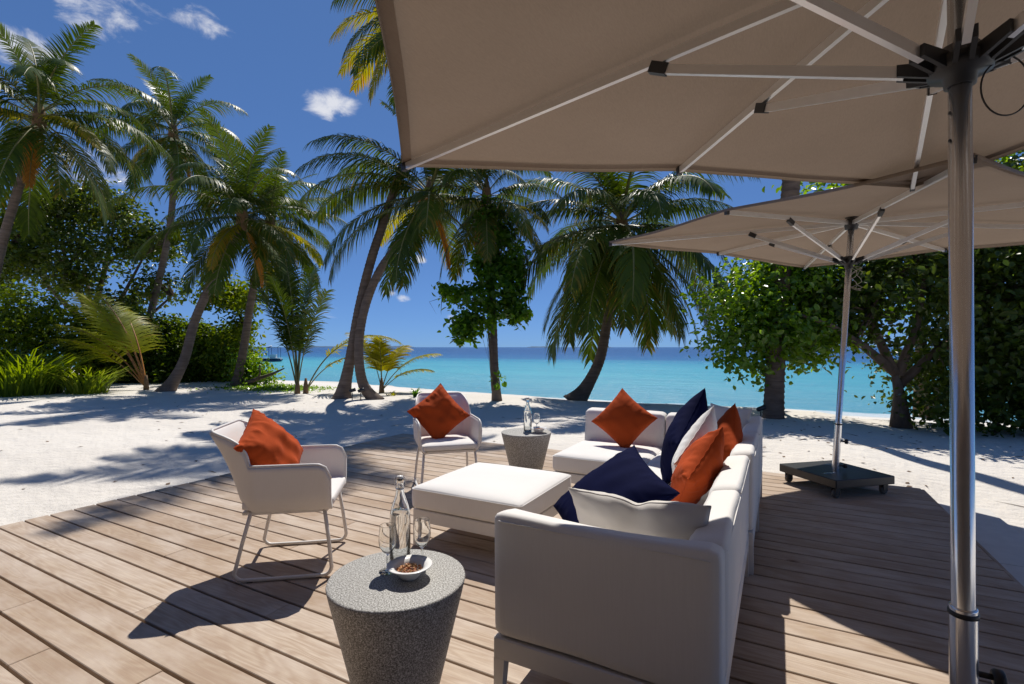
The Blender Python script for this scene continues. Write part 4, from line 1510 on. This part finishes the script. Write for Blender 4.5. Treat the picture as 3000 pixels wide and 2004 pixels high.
def palm(label, pts, r0=0.15, r1=0.105, scale=1.0, seed=0, counts=(4, 6, 7, 6, 5), yellow=2, dry=1, nuts=0, az0=None, skip=None, flare=1.7, extra=()):
    rnd = random.Random(seed)
    P = [W(*p) for p in pts]
    P[0].z = sand_z(P[0].x, P[0].y) - 0.12
    root = empty('palm_tree', P[0], rnd.uniform(0, 6.28) * 0, label, 'palm tree', 'coconut palms along the beach')
    loc = [p - P[0] for p in P]
    trunk(loc, r0, r1, flare, seed=seed).build('trunk', M['palm_bark'], root)
    top = loc[-1]
    # fibrous husk where the fronds leave the stem
    MB().tube([top + Vector((0, 0, -0.35)), top + Vector((0, 0, -0.1)), top + Vector((0, 0, 0.25)), top + Vector((0, 0, 0.6))], [r1 * 1.05, r1 * 1.7, r1 * 1.35, r1 * 0.3], 10).build('husk', M['husk'], root)
    kinds = [('up', counts[0], 0.30), ('high', counts[1], 0.22), ('mid', counts[2], 0.10), ('low', counts[3], 0.0), ('hang', counts[4], -0.10)]
    g = 0.0
    for kind, n, dz in kinds:
        for k in range(n):
            a = g + 2 * math.pi * (k + rnd.uniform(-0.3, 0.3)) / max(1, n)
            me = FR['%s%d' % (kind, rnd.randrange(3))]
            o = link('frond', me, root, top + Vector((0.05 * math.cos(a), 0.05 * math.sin(a), dz)), (rnd.uniform(-0.12, 0.12), rnd.uniform(-0.12, 0.12), a))
            s = scale * rnd.uniform(0.85, 1.12)
            o.scale = (s, s, s)
        g += 0.7
    for k in range(yellow):
        a = rnd.uniform(0, 6.28)
        o = link('frond', FR['yel%d' % rnd.randrange(2)], root, top + Vector((0, 0, -0.1)), (0, 0, a))
        s = scale * rnd.uniform(0.75, 1.0); o.scale = (s, s, s)
    for k in range(dry):
        a = rnd.uniform(0, 6.28)
        o = link('frond', FR['dry0'], root, top + Vector((0, 0, -0.15)), (0, 0, a))
        s = scale * rnd.uniform(0.7, 0.95); o.scale = (s, s, s)
    for kind, az, sc_ in extra:         # single fronds that stand out: direction in degrees from the viewer's right
        a = R(az) + YAW
        o = link('frond', FR[kind], root, top + Vector((0, 0, 0.1)), (0, 0, a))
        o.scale = (sc_, sc_, sc_)
    for k in range(nuts):
        a = rnd.uniform(0, 6.28)
        vs, fs = [], []
        MB().lathe([(0.001, -0.11), (0.06, -0.09), (0.085, -0.02), (0.075, 0.06), (0.03, 0.11), (0.001, 0.115)], 12).build('coconut', M['coconut'], root, top + Vector((0.26 * math.cos(a), 0.26 * math.sin(a), rnd.uniform(-0.28, 0.02))), (rnd.uniform(-0.4, 0.4), rnd.uniform(-0.4, 0.4), 0))
    return root


palm('tall palm cut by the left edge of the picture', [(-15.77, 14.5, -0.1), (-15.32, 14.5, 2.55), (-14.94, 14.5, 4.34), (-14.49, 14.5, 5.88), (-13.85, 14.5, 8.0)], 0.135, 0.10, scale=0.98, seed=1, yellow=3)
palm('slim tall palm second from the left, crown alone against the sky', [(-16.02, 21.0, -0.36), (-15.34, 21.0, 2.73), (-14.84, 21.0, 4.77), (-14.47, 21.0, 6.8), (-14.36, 21.0, 8.66), (-14.37, 21.0, 10.39)], 0.15, 0.115, scale=0.95, seed=2, counts=(4, 5, 6, 6, 6), yellow=1)
palm('leaning palm on the sand in front of the dark hedge', [(-10.73, 15.3, -0.11), (-10.16, 15.3, 0.87), (-9.78, 15.3, 2.21), (-9.22, 15.3, 3.43), (-8.71, 15.3, 4.37), (-8.34, 15.3, 5.3)], 0.145, 0.11, scale=0.85, seed=3, yellow=4, flare=2.0)
palm('palm at the end of the hedge beside the small bright bush', [(-9.77, 17.5, -0.1), (-9.49, 17.5, 1.26), (-9.28, 17.5, 2.65), (-8.98, 17.5, 4.2), (-8.55, 17.5, 5.6)], 0.14, 0.115, scale=0.88, seed=4, counts=(5, 5, 6, 5, 4), yellow=2)
palm('straighter palm of the crossing pair, its crown above the parasol', [(-4.69, 13.6, -0.02), (-4.44, 13.6, 1.04), (-4.18, 13.6, 2.48), (-3.85, 13.6, 3.79), (-3.45, 13.6, 4.99), (-2.75, 13.6, 7.2), (-2.05, 13.6, 10.3)], 0.14, 0.10, scale=0.85, seed=5, yellow=3, flare=2.1, counts=(3, 6, 7, 4, 3), extra=(('yel1', 165, 1.0), ('yel1', 195, 0.95), ('yel0', 180, 0.95), ('yel0', 215, 0.9), ('yel1', 150, 1.05), ('low1', 205, 0.9)))  # extra yellow fronds put the glow of sun through leaves into their colour
palm('curved palm of the crossing pair with a bunch of orange coconuts', [(-3.61, 13.4, -0.08), (-4.03, 13.4, 0.33), (-4.15, 13.4, 1.28), (-4.0, 13.4, 2.34), (-3.58, 13.4, 3.4), (-2.93, 13.4, 4.29), (-2.23, 13.4, 5.35)], 0.135, 0.10, scale=0.95, seed=16, yellow=2, dry=1, nuts=11, flare=1.5, counts=(2, 4, 6, 4, 3),
     extra=(('high0', 160, 0.95), ('mid1', 172, 1.05), ('low0', 186, 1.0), ('mid2', 200, 1.0), ('hang1', 250, 0.9)))
palm('thin dark palm wrapped in a leafy climber', [(-0.39, 13.0, -0.04), (-0.46, 13.0, 0.94), (-0.49, 13.0, 1.97), (-0.56, 13.0, 3.57), (-0.67, 13.0, 5.2)], 0.105, 0.085, scale=0.66, seed=7, counts=(1, 3, 5, 5, 5), yellow=1, dry=2, flare=1.5)
palm('broad palm with drooping fronds in front of the lagoon', [(1.72, 13.8, -0.16), (2.10, 13.8, 0.26), (2.45, 13.8, 1.0), (2.63, 13.8, 1.88), (2.88, 13.8, 3.22), (3.06, 13.8, 4.7)], 0.155, 0.115, scale=1.12, seed=8, counts=(3, 7, 10, 12, 15), yellow=1, dry=1, flare=2.3)
palm('thick palm trunk rising behind the far parasol', [(5.17, 9.8, -0.07), (5.21, 9.8, 0.86), (5.28, 9.8, 2.16), (5.41, 9.8, 3.45), (5.54, 9.8, 4.75), (5.70, 9.8, 7.2), (5.78, 9.8, 11.0), (5.70, 9.8, 15.0), (5.5, 9.8, 18.5)], 0.175, 0.14, scale=0.9, seed=9, yellow=1, flare=1.2)


def young_palm(label, base, fronds, mat, seed, rach=None, stem=0.0):
    """fronds: list of (azimuth from the viewer's right in degrees, elevation, droop, length)"""
    p = W(*base)
    p.z = sand_z(p.x, p.y) - 0.03
    root = empty('young_palm', p, 0, label, 'young palm', 'young palms on the sand')
    MB().tube([(0, 0, -0.05), (0, 0, 0.25 + stem), (0, 0, 0.5 + stem)], [0.09, 0.07, 0.03], 8).build('stem', M['husk'], root)
    for k, (az, el, dr, ln) in enumerate(fronds):
        me = frond_mesh('frond', ln, R(el), R(dr), seed * 20 + k, mat, n=58, leaf=0.34 * ln ** 0.75, width=0.040, rach=rach, hang=0.45, start=0.34)
        link('frond', me, root, (0, 0, 0.1 + stem), (0, 0, R(az) + YAW))
    return root


young_palm('young palm with orange stalks leaning left at the sand edge', (-11.53, 15.6), [(172, 60, 28, 3.9), (180, 54, 50, 3.7), (165, 70, 40, 3.9), (188, 48, 45, 3.2), (150, 74, 50, 3.3), (176, 64, 20, 3.6)], M['palm_young'], 31, M['rachis_orange'])
young_palm('upright young palm with narrow fan of fronds near the water', (-6.46, 14.9), [(170, 84, 18, 3.9), (10, 87, 14, 3.8), (150, 87, 12, 4.2), (60, 88, 12, 3.8), (185, 79, 26, 3.6), (-10, 82, 26, 3.2), (230, 85, 20, 3.5)], M['palm_leaf'], 32)
young_palm('small yellow green palm sprouting behind the crossing pair', (-4.03, 15.3), [(15, 58, 62, 2.2), (60, 70, 50, 1.9), (160, 78, 50, 2.2), (-10, 46, 60, 1.8), (110, 82, 30, 1.8)], M['palm_yellow'], 33)
young_palm('single long yellow frond arching right from the sand', (-6.25, 15.0), [(3, 66, 95, 3.6), (12, 58, 90, 2.6)], M['palm_yellow'], 34)

# ------------------------------------------------------------------ broadleaf trees, hedges, climbers
def leaf_cloud(name, clumps, n, size, mat, parent, seed, up=0.55, cluster=0.26, per=26, aspect=0.62, hollow=0.35, warm=0.0):
    """clumps: (centre, radii) in the parent's space; leaves gather at twig ends spread through each clump"""
    rs = np.random.RandomState(seed)
    C = np.array([c for c, r in clumps], dtype=float)
    Rr = np.array([r for c, r in clumps], dtype=float)
    wgt = np.prod(Rr, axis=1) ** 0.72
    wgt /= wgt.sum()
    nt = max(1, n // per)
    which = rs.choice(len(clumps), nt, p=wgt)
    d = rs.normal(size=(nt, 3)); d /= np.linalg.norm(d, axis=1)[:, None]
    rad = hollow + (1 - hollow) * rs.rand(nt) ** 0.5
    twig = C[which] + d * Rr[which] * rad[:, None]
    bright = rs.rand(nt)
    idx = rs.randint(0, nt, n)
    pos = twig[idx] + rs.normal(size=(n, 3)) * np.array([cluster, cluster, cluster * 0.7])
    nrm = d[idx] * 0.5 + rs.normal(size=(n, 3)) * 0.55
    nrm[:, 2] += up
    nrm /= np.linalg.norm(nrm, axis=1)[:, None]
    ax = rs.normal(size=(n, 3)); ax[:, 2] -= 0.35
    ax -= nrm * np.sum(ax * nrm, axis=1)[:, None]
    ax /= np.linalg.norm(ax, axis=1)[:, None]
    sd = np.cross(nrm, ax)
    ln = size * (0.65 + 0.7 * rs.rand(n))[:, None]
    wd = ln * aspect
    fold = nrm * ln * 0.10
    base = pos
    L1 = pos + ax * ln * 0.30 + sd * wd * 0.46 + fold
    L2 = pos + ax * ln * 0.66 + sd * wd * 0.40 + fold
    tip = pos + ax * ln - nrm * ln * 0.10
    R2 = pos + ax * ln * 0.66 - sd * wd * 0.40 + fold
    R1 = pos + ax * ln * 0.30 - sd * wd * 0.46 + fold
    V = np.stack([base, L1, L2, tip, R2, R1], axis=1).reshape(-1, 3)
    b = np.arange(n)[:, None] * 6
    F = np.concatenate([b + np.array([0, 1, 2, 3]), b + np.array([0, 3, 4, 5])], axis=0)
    t = np.clip(0.65 * rs.rand(n) + 0.25 * bright[idx] + warm * rs.rand(n) ** 3, 0, 1)
    me = quick_mesh(name, V, F, mat, True, np.repeat(t, 6))
    o = link(name, me, parent)
    o['kind'] = 'stuff'
    return o


def broad_tree(name, label, cat, base, stems, clumps, n, size, mat, seed, group=None, r=0.12, twigs=6, **kw):
    """stems: lists of points (right, ahead, up) of the trunk and main limbs; clumps in the same frame"""
    p = W(base[0], base[1])
    p.z = sand_z(p.x, p.y) - 0.06
    root = empty(name, p, 0, label, cat, group)
    rnd = random.Random(seed)
    tr = MB()
    for k, s in enumerate(stems):
        q = [W(*a) - p for a in s]
        rr = r * (1.0 if k == 0 else 0.62)
        tr.tube(q, [rr * (1.25 if (i == 0 and k == 0) else 1.0 - 0.75 * i / max(1, len(q) - 1)) for i in range(len(q))], 9)
    ends = [W(*s[-1]) - p for s in stems] + [W(*s[len(s) // 2]) - p for s in stems]
    cl = []
    for c, rad in clumps:
        cc = W(*c) - p
        cl.append(((cc.x, cc.y, cc.z), rad))
        e = min(ends, key=lambda v: (v - cc).length)
        for _ in range(twigs):
            g = cc + Vector((rnd.uniform(-1, 1) * rad[0], rnd.uniform(-1, 1) * rad[1], rnd.uniform(-0.8, 0.8) * rad[2])) * 0.7
            m = e.lerp(g, 0.5) + Vector((rnd.uniform(-0.2, 0.2), rnd.uniform(-0.2, 0.2), rnd.uniform(0, 0.3)))
            tr.tube([e, m, g], [r * 0.28, r * 0.18, r * 0.05], 5)
    tr.build('trunk', M['tree_bark'], root)
    leaf_cloud('crown', cl, n, size, mat, root, seed, **kw)
    return root


# right-hand shore trees
broad_tree('shore_tree', 'bright leafy tree beside the thick palm trunk on the right', 'tree', (5.75, 10.6),
           [[(5.75, 10.6, -0.2), (5.6, 10.5, 1.0), (5.3, 10.4, 2.2)], [(5.6, 10.5, 0.9), (5.0, 10.3, 1.6), (4.3, 10.2, 2.0)]],
           [((4.75, 10.1, 2.25), (0.95, 0.9, 0.75)), ((5.5, 10.0, 2.75), (1.0, 0.9, 0.75)), ((5.2, 9.6, 1.75), (0.9, 0.7, 0.6)), ((4.6, 9.9, 1.35), (0.7, 0.6, 0.40)), ((5.75, 9.9, 1.35), (0.8, 0.7, 0.42)), ((6.4, 10.2, 2.2), (0.9, 0.9, 0.8)), ((5.1, 10.0, 0.85), (0.4, 0.4, 0.25)), ((6.3, 10.4, 3.5), (1.1, 0.9, 0.6))],
           12500, 0.122, M['leaf_bright'], 101, 'broadleaf trees on the shore', 0.07, hollow=0.2, warm=0.35, cluster=0.2)
broad_tree('shore_tree', 'big dark tree with forked trunk at the right edge', 'tree', (7.31, 9.3),
           [[(7.31, 9.3, -0.2), (7.28, 9.3, 0.45), (7.15, 9.3, 1.0)], [(7.2, 9.3, 0.85), (6.6, 9.3, 1.35), (5.9, 9.2, 1.75), (5.3, 9.2, 1.95)], [(7.25, 9.3, 0.8), (7.6, 9.3, 1.7), (7.9, 9.4, 2.9)], [(7.3, 9.35, 0.6), (8.2, 9.4, 1.4), (9.2, 9.5, 2.4)], [(7.15, 9.3, 0.9), (6.9, 9.6, 2.0), (6.8, 9.8, 3.0)]],
           [((7.4, 9.3, 2.6), (1.3, 1.2, 1.0)), ((8.6, 9.0, 2.2), (1.3, 1.2, 1.2)), ((9.9, 9.2, 2.6), (1.5, 1.4, 1.6)), ((6.6, 9.6, 2.3), (0.9, 0.9, 0.8)), ((8.0, 9.6, 3.6), (1.6, 1.3, 1.0)), ((9.6, 9.6, 4.1), (1.7, 1.4, 1.2)), ((8.4, 8.8, 1.1), (0.9, 0.8, 0.55)), ((9.6, 8.9, 1.2), (1.2, 1.0, 0.8)), ((6.6, 9.3, 1.55), (0.7, 0.6, 0.35)), ((10.8, 9.4, 1.6), (1.2, 1.0, 1.3))],
           17000, 0.13, M['leaf_dark'], 102, 'broadleaf trees on the shore', 0.15, hollow=0.25, warm=0.2)
broad_tree('shore_shrub', 'low dark shrub on the sand edge under the big right tree', 'shrub', (8.5, 8.7),
           [[(8.5, 8.7, -0.2), (8.6, 8.7, 0.4)]],
           [((7.75, 8.8, 0.25), (0.45, 0.5, 0.35)), ((8.5, 8.6, 0.35), (0.8, 0.6, 0.55)), ((9.4, 8.5, 0.45), (0.9, 0.7, 0.6)), ((10.4, 8.6, 0.6), (0.9, 0.8, 0.8))],
           5200, 0.11, M['leaf_dark'], 103, None, 0.03, hollow=0.1)
broad_tree('shore_shrub', 'head high dark shrub behind the forked trunk at the far right', 'shrub', (9.8, 10.6),
           [[(9.8, 10.6, -0.2), (9.8, 10.6, 0.9)]],
           [((8.8, 10.6, 0.8), (0.9, 0.6, 0.9)), ((9.9, 10.6, 1.0), (1.1, 0.7, 1.1)), ((11.2, 10.6, 1.2), (1.2, 0.7, 1.3))],
           6000, 0.12, M['leaf_dark'], 105, None, 0.05, hollow=0.1)
broad_tree('shore_tree', 'tall leafy tree top showing above the far parasol', 'tree', (9.6, 11.6),
           [[(9.6, 11.6, -0.3), (9.5, 11.5, 2.0), (9.2, 11.4, 4.0)], [(9.4, 11.5, 2.4), (8.4, 11.3, 3.9), (7.6, 11.2, 4.8)]],
           [((7.3, 11.3, 4.65), (1.0, 0.9, 0.6)), ((8.6, 11.3, 4.5), (1.2, 1.1, 0.9)), ((10.2, 11.2, 4.7), (1.5, 1.3, 1.1)), ((9.4, 11.5, 3.0), (1.5, 1.2, 1.0)), ((11.8, 11.2, 3.6), (1.5, 1.3, 1.6))],
           8000, 0.15, M['leaf_bright'], 104, 'broadleaf trees on the shore', 0.14, warm=0.3)

# left-hand wood
broad_tree('spreading_tree', 'large dark spreading tree behind the palms at the left', 'tree', (-18.6, 22.0),
           [[(-18.6, 22, -0.2), (-18.6, 22, 2.2), (-18.9, 22, 4.4)], [(-18.6, 22, 1.6), (-17.3, 21.8, 3.3), (-16.0, 21.6, 5.4)], [(-18.6, 22, 2.0), (-20.6, 22, 4.0), (-21.8, 22, 6.2)], [(-18.7, 22, 2.6), (-18.2, 22.2, 5.0), (-17.8, 22.2, 7.2)], [(-18.6, 22, 1.2), (-16.2, 21.8, 2.5), (-14.8, 21.6, 3.6)], [(-18.6, 22, 2.4), (-19.6, 21.8, 4.8), (-20.0, 21.8, 7.0)]],
           [((-18.6, 22, 7.7), (1.7, 1.5, 0.9)), ((-20.8, 22, 7.2), (1.9, 1.6, 1.0)), ((-16.9, 21.8, 6.7), (1.4, 1.3, 0.9)), ((-22.8, 22, 6.2), (1.8, 1.6, 1.3)), ((-19.6, 21.6, 5.9), (1.7, 1.4, 0.9)), ((-17.4, 21.6, 5.4), (1.5, 1.3, 0.7)), ((-15.7, 21.6, 5.6), (1.2, 1.2, 0.8)), ((-21.6, 21.8, 5.0), (1.8, 1.4, 0.8)), ((-15.4, 21.6, 4.0), (1.2, 1.1, 0.7)), ((-19.2, 21.4, 4.4), (1.6, 1.2, 0.6)), ((-23.2, 21.6, 4.2), (1.6, 1.3, 1.0)), ((-14.6, 21.8, 6.3), (0.8, 0.8, 0.5)), ((-17.0, 21.4, 3.2), (1.2, 1.0, 0.5))],
           17000, 0.19, M['leaf_dark'], 111, None, 0.22, warm=0.3, cluster=0.28, hollow=0.3)
broad_tree('hedge_shrub', 'yellow green shrub mass at the left edge above the long grass', 'shrub', (-17.6, 18.2),
           [[(-17.6, 18.2, -0.2), (-17.6, 18.2, 1.5)]],
           [((-17.8, 18.0, 2.4), (1.5, 1.2, 1.1)), ((-16.3, 18.2, 2.0), (1.2, 1.1, 0.9)), ((-16.9, 17.6, 1.0), (1.6, 1.0, 0.9)), ((-18.8, 17.8, 1.3), (1.5, 1.1, 1.2)), ((-15.4, 18.2, 1.2), (1.0, 0.9, 0.9))],
           9000, 0.15, M['leaf_hedge'], 112, 'shrubs forming the dark hedge', 0.06, warm=0.5, hollow=0.15)
hedge = [(-15.3, 19.2, 'dark hedge shrub behind the orange stalked young palm'), (-14.1, 19.6, 'dark hedge shrub behind the slim tall palm trunk'),
         (-12.9, 20.0, 'dark hedge shrub behind the leaning palm trunk'), (-11.9, 20.2, 'dark hedge shrub at the seaward end, behind the palm trunk')]
for k, (hx, hy, lb) in enumerate(hedge):
    h = 2.5 - 0.22 * k
    broad_tree('hedge_shrub', lb, 'shrub', (hx, hy),
               [[(hx, hy, -0.2), (hx + 0.1, hy, 1.0)], [(hx - 0.3, hy, -0.2), (hx - 0.5, hy, 1.3)], [(hx + 0.3, hy - 0.1, -0.2), (hx + 0.6, hy, 1.5)]],
               [((hx, hy, h * 0.72), (1.15, 0.9, h * 0.32)), ((hx - 0.5, hy - 0.4, h * 0.38), (1.0, 0.7, h * 0.36)), ((hx + 0.6, hy - 0.2, h * 0.40), (0.9, 0.7, h * 0.36)), ((hx + 0.3, hy + 0.3, h * 0.95), (0.7, 0.6, 0.35)), ((hx, hy + 0.6, h * 0.2), (1.3, 0.5, h * 0.22)), ((hx, hy - 0.7, h * 0.12), (1.2, 0.5, h * 0.14))],
               8000, 0.15, M['leaf_hedge'], 120 + k, 'shrubs forming the dark hedge', 0.05, hollow=0.1, warm=0.15)
broad_tree('shore_tree', 'slender pale trunked tree among the hedge near the boat', 'tree', (-10.9, 19.3),
           [[(-10.9, 19.3, -0.2), (-10.75, 19.3, 1.2), (-10.45, 19.3, 2.3)], [(-10.45, 19.3, 2.2), (-10.2, 19.2, 2.7), (-9.9, 19.1, 3.2)], [(-10.45, 19.3, 2.2), (-10.9, 19.3, 3.2)]],
           [((-10.3, 19.0, 3.1), (0.6, 0.6, 0.4)), ((-11.3, 19.3, 3.5), (0.8, 0.8, 0.6)), ((-10.5, 19.2, 2.1), (0.4, 0.5, 0.4)), ((-10.9, 19.0, 1.0), (0.6, 0.6, 0.9))],
           3600, 0.16, M['leaf_hedge'], 130, None, 0.11, warm=0.35)
broad_tree('beach_shrub', 'small bright green bush on the sand beside the water', 'shrub', (-9.35, 18.0),
           [[(-9.35, 18.0, -0.2), (-9.35, 18.0, 0.4)]],
           [((-9.65, 18.0, 0.40), (0.45, 0.5, 0.42)), ((-9.6, 17.9, 0.72), (0.25, 0.4, 0.26)), ((-9.1, 18.1, 0.22), (0.3, 0.4, 0.25))],
           1700, 0.13, M['leaf_bright'], 131, None, 0.025, warm=0.3, hollow=0.1)
# climber on the thin palm
cl_root = broad_tree('climbing_vine', 'glossy green climber hanging around the thin dark palm', 'climber', (-0.50, 12.85),
           [[(-0.50, 12.85, 0.2), (-0.62, 12.82, 2.0), (-0.70, 12.8, 4.4)], [(-0.6, 12.8, 2.2), (-1.2, 12.75, 2.4), (-1.8, 12.7, 2.6)]],
           [((-0.35, 12.7, 4.35), (0.50, 0.45, 0.45)), ((-0.25, 12.7, 3.7), (0.60, 0.5, 0.5)), ((-0.45, 12.65, 3.0), (0.58, 0.5, 0.45)), ((-0.85, 12.65, 2.4), (0.70, 0.5, 0.42)), ((-1.5, 12.7, 2.7), (0.55, 0.4, 0.35)), ((-1.0, 12.65, 1.95), (0.60, 0.45, 0.32)), ((-0.05, 12.7, 2.35), (0.45, 0.4, 0.35)), ((-1.15, 12.7, 1.7), (0.35, 0.3, 0.14)), ((0.15, 12.75, 2.15), (0.22, 0.2, 0.16)), ((-0.1, 12.7, 3.3), (0.42, 0.4, 0.4)), ((-0.75, 12.65, 3.5), (0.32, 0.35, 0.45)), ((0.05, 12.7, 2.7), (0.32, 0.3, 0.25)), ((-1.35, 12.7, 1.5), (0.16, 0.15, 0.16)), ((0.3, 12.7, 1.8), (0.14, 0.14, 0.16)), ((-1.9, 12.7, 2.2), (0.14, 0.14, 0.14)), ((-0.5, 12.7, 4.7), (0.4, 0.35, 0.3)), ((-0.50, 12.75, 0.45), (0.12, 0.12, 0.3)), ((-0.52, 12.8, 0.95), (0.10, 0.1, 0.14))],
           4700, 0.150, M['leaf_vine'], 140, None, 0.03, hollow=0.1, warm=0.15, cluster=0.13, twigs=3)


# long leaved clumps, creeper, small plants
def blade_clump(name, label, cat, base, n, h, spread, mat, seed, width=0.03, warm=0.0, group=None, part='blades'):
    rs = random.Random(seed)
    p = W(*base)
    p.z = sand_z(p.x, p.y) - 0.03
    root = empty(name, p, 0, label, cat, group)
    V, F, T = [], [], []
    for k in range(n):
        a = rs.uniform(0, 6.283)
        r_ = spread * 0.55 * math.sqrt(rs.random())
        q = Vector((r_ * math.cos(a), r_ * math.sin(a), 0))
        az = a + rs.uniform(-0.8, 0.8)
        d = Vector((math.cos(az) * rs.uniform(0.1, 0.55), math.sin(az) * rs.uniform(0.1, 0.55), 1)).normalized()
        ln = h * rs.uniform(0.55, 1.15)
        s = d.cross(Vector((0, 0, 1))).normalized()
        tv = min(1, rs.random() * 0.7 + (warm if rs.random() < 0.4 else 0))
        b = len(V)
        for j, wj in enumerate((0.8, 1.0, 0.8, 0.5, 0.06)):
            V.append(q + s * (width * wj / 2)); V.append(q - s * (width * wj / 2)); T += [tv, tv]
            q = q + d * (ln / 4)
            d = (d + Vector((math.cos(az) * 0.22, math.sin(az) * 0.22, -0.26 - 0.1 * j))).normalized()
        for j in range(4):
            F.append((b + 2 * j, b + 2 * j + 1, b + 2 * j + 3, b + 2 * j + 2))
    o = link(part, quick_mesh(part, [tuple(v) for v in V], F, mat, True, T), root)
    o['kind'] = 'stuff'
    return root


blade_clump('grass_clump', 'tall arching green grass clump at the left sand edge', 'grass clump', (-13.6, 13.9), 420, 1.9, 1.3, M['grass'], 1, 0.045, group='long leaved clumps at the left')
blade_clump('grass_clump', 'tall grass clump cut by the left edge of the picture', 'grass clump', (-15.2, 14.6), 380, 2.0, 1.4, M['grass'], 2, 0.045, group='long leaved clumps at the left')
blade_clump('grass_clump', 'shorter browning clump right of the tall green grass', 'grass clump', (-12.3, 14.3), 260, 1.25, 0.9, M['grass'], 3, 0.04, warm=0.6, group='long leaved clumps at the left')
blade_clump('beach_lily', 'small dark green lily plant on the crest behind the rear armchair', 'plant', (-2.72, 13.9), 22, 0.42, 0.12, M['leaf_vine'], 4, 0.05, part='leaf_tuft')
blade_clump('beach_sprout', 'tiny yellow sprout on the crest near the crossing palms', 'plant', (-3.5, 14.4), 26, 0.22, 0.25, M['palm_yellow'], 5, 0.03, part='leaf_tuft')

V, F, T = [], [], []
rs = random.Random(77)
for k in range(2600):
    X, Y = rs.gauss(-8.0, 0.85), rs.gauss(16.6, 0.55)
    p = W(X, Y); z = sand_z(p.x, p.y)
    a = rs.uniform(0, 6.28); ln = rs.uniform(0.05, 0.12)
    d = Vector((math.cos(a), math.sin(a), rs.uniform(0.2, 1.0))).normalized(); s = d.cross(Vector((0, 0, 1))).normalized() * ln * 0.3
    b = len(V); q = Vector((p.x, p.y, z))
    V += [q, q + d * ln * 0.5 + s, q + d * ln, q + d * ln * 0.5 - s]; T += [rs.random() * 0.9] * 4
    F.append((b, b + 1, b + 2, b + 3))
tag(link('beach_creeper', quick_mesh('beach_creeper', [tuple(v) for v in V], F, M['leaf_bright'], True, T)), 'low green creeper patch on the sand by the young palm', 'ground cover', None, 'stuff')

# driftwood log by the small bush
p = W(-8.9, 17.3); z = sand_z(p.x, p.y)
lg = empty('driftwood', p, 0, 'grey driftwood branch lying by the small bright bush', 'driftwood')
MB().tube([(-0.6, -0.1, z + 0.05), (-0.1, 0.0, z + 0.22), (0.5, 0.2, z + 0.42), (0.95, 0.35, z + 0.62)], [0.09, 0.07, 0.05, 0.02], 8).build('limb', M['palm_bark'], lg)
MB().tube([(0.0, 0.02, z + 0.25), (0.3, -0.1, z + 0.5), (0.4, -0.2, z + 0.75)], [0.05, 0.03, 0.015], 7).build('branch', M['palm_bark'], lg)

# litter of dry leaves and twigs on the sand
V, F = [], []
rs = random.Random(5)
for k in range(480):
    if k < 330:
        X, Y = rs.uniform(-14, 9), rs.uniform(3.4, 13.5)
    else:
        X, Y = rs.uniform(3, 9), rs.uniform(4, 10.5)
    p = W(X, Y)
    if -5.3 < p.x < 1.5 and p.y < 6.2: continue
    z = sand_z(p.x, p.y) + 0.004
    a = rs.uniform(0, 6.28)
    ln, wd = (rs.uniform(0.02, 0.055), rs.uniform(0.010, 0.022)) if rs.random() < 0.75 else (rs.uniform(0.08, 0.25), 0.007)
    d = Vector((math.cos(a), math.sin(a), rs.uniform(-0.05, 0.25))) * ln; s = Vector((-math.sin(a), math.cos(a), rs.uniform(-0.2, 0.2))) * wd
    b = len(V); q = Vector((p.x, p.y, z))
    V += [q - d, q + s + Vector((0, 0, 0.006)), q + d, q - s + Vector((0, 0, 0.004))]
    F.append((b, b + 1, b + 2, b + 3))
tag(link('leaf_litter', quick_mesh('leaf_litter', [tuple(v) for v in V], F, M['dry_leaf'], False)), 'dry leaves and twigs scattered over the sand', 'leaf litter', None, 'stuff')


# ------------------------------------------------------------------ garden lamps and boat
def garden_lamp(loc, label, h=0.20):
    p = W(*loc)
    z = sand_z(p.x, p.y)
    root = empty('garden_spotlight', (p.x, p.y, z), 0.7, label, 'spotlight', 'black garden spotlights')
    MB().tube([(0, 0, -0.1), (0, 0, h)], 0.012, 8).build('stake', M['black'], root)
    MB().tube([(-0.07, 0, h + 0.03), (-0.05, 0, h + 0.04), (0.06, 0, h + 0.075), (0.085, 0, h + 0.083)], [0.035, 0.045, 0.045, 0.05], 14).build('lamp_head', M['black'], root)
    return root


garden_lamp((-4.23, 13.1), 'black garden spotlight left of its twin between the crossing palms')
garden_lamp((-4.02, 13.15), 'black garden spotlight touching the foot of the curved palm')
garden_lamp((4.80, 9.55), 'black garden spotlight beside the thick palm trunk on the right', 0.16)

bp = W(-39.2, 80)
bt = empty('moored_boat', (bp.x, bp.y, SEA_Z), YAW + R(8), 'small moored boat with a roof and white slide on the lagoon', 'boat')
MB().tube([(-1.9, 0, 0.15), (-1.5, 0, 0.12), (1.4, 0, 0.12), (2.0, 0, 0.32)], [0.25, 0.5, 0.5, 0.15], 12, flat=(1.5, 0.7)).build('hull', M['boat_b'], bt)
MB().box((0, 0, 0.52), (3.6, 1.5, 0.10), bevel=0.02).build('deck_rail', M['boat_w'], bt)
MB().box((0.1, 0, 2.25), (3.0, 1.5, 0.09), bevel=0.03).build('roof', M['boat_b'], bt)
for x in (-1.3, 0.1, 1.5):
    for y in (-0.65, 0.65):
        MB().tube([(x, y, 0.55), (x, y, 2.22)], 0.035, 6).build('post', M['boat_b'], bt)
MB().tube([(0.3, 0, 2.5), (-0.6, 0, 2.2), (-1.5, 0, 1.2), (-2.1, 0, 0.7)], 0.28, 8, flat=(1.2, 0.4)).build('slide', M['boat_w'], bt)
MB().box((0.6, 0, 0.85), (0.9, 0.9, 0.55), bevel=0.05).build('console', M['boat_w'], bt)
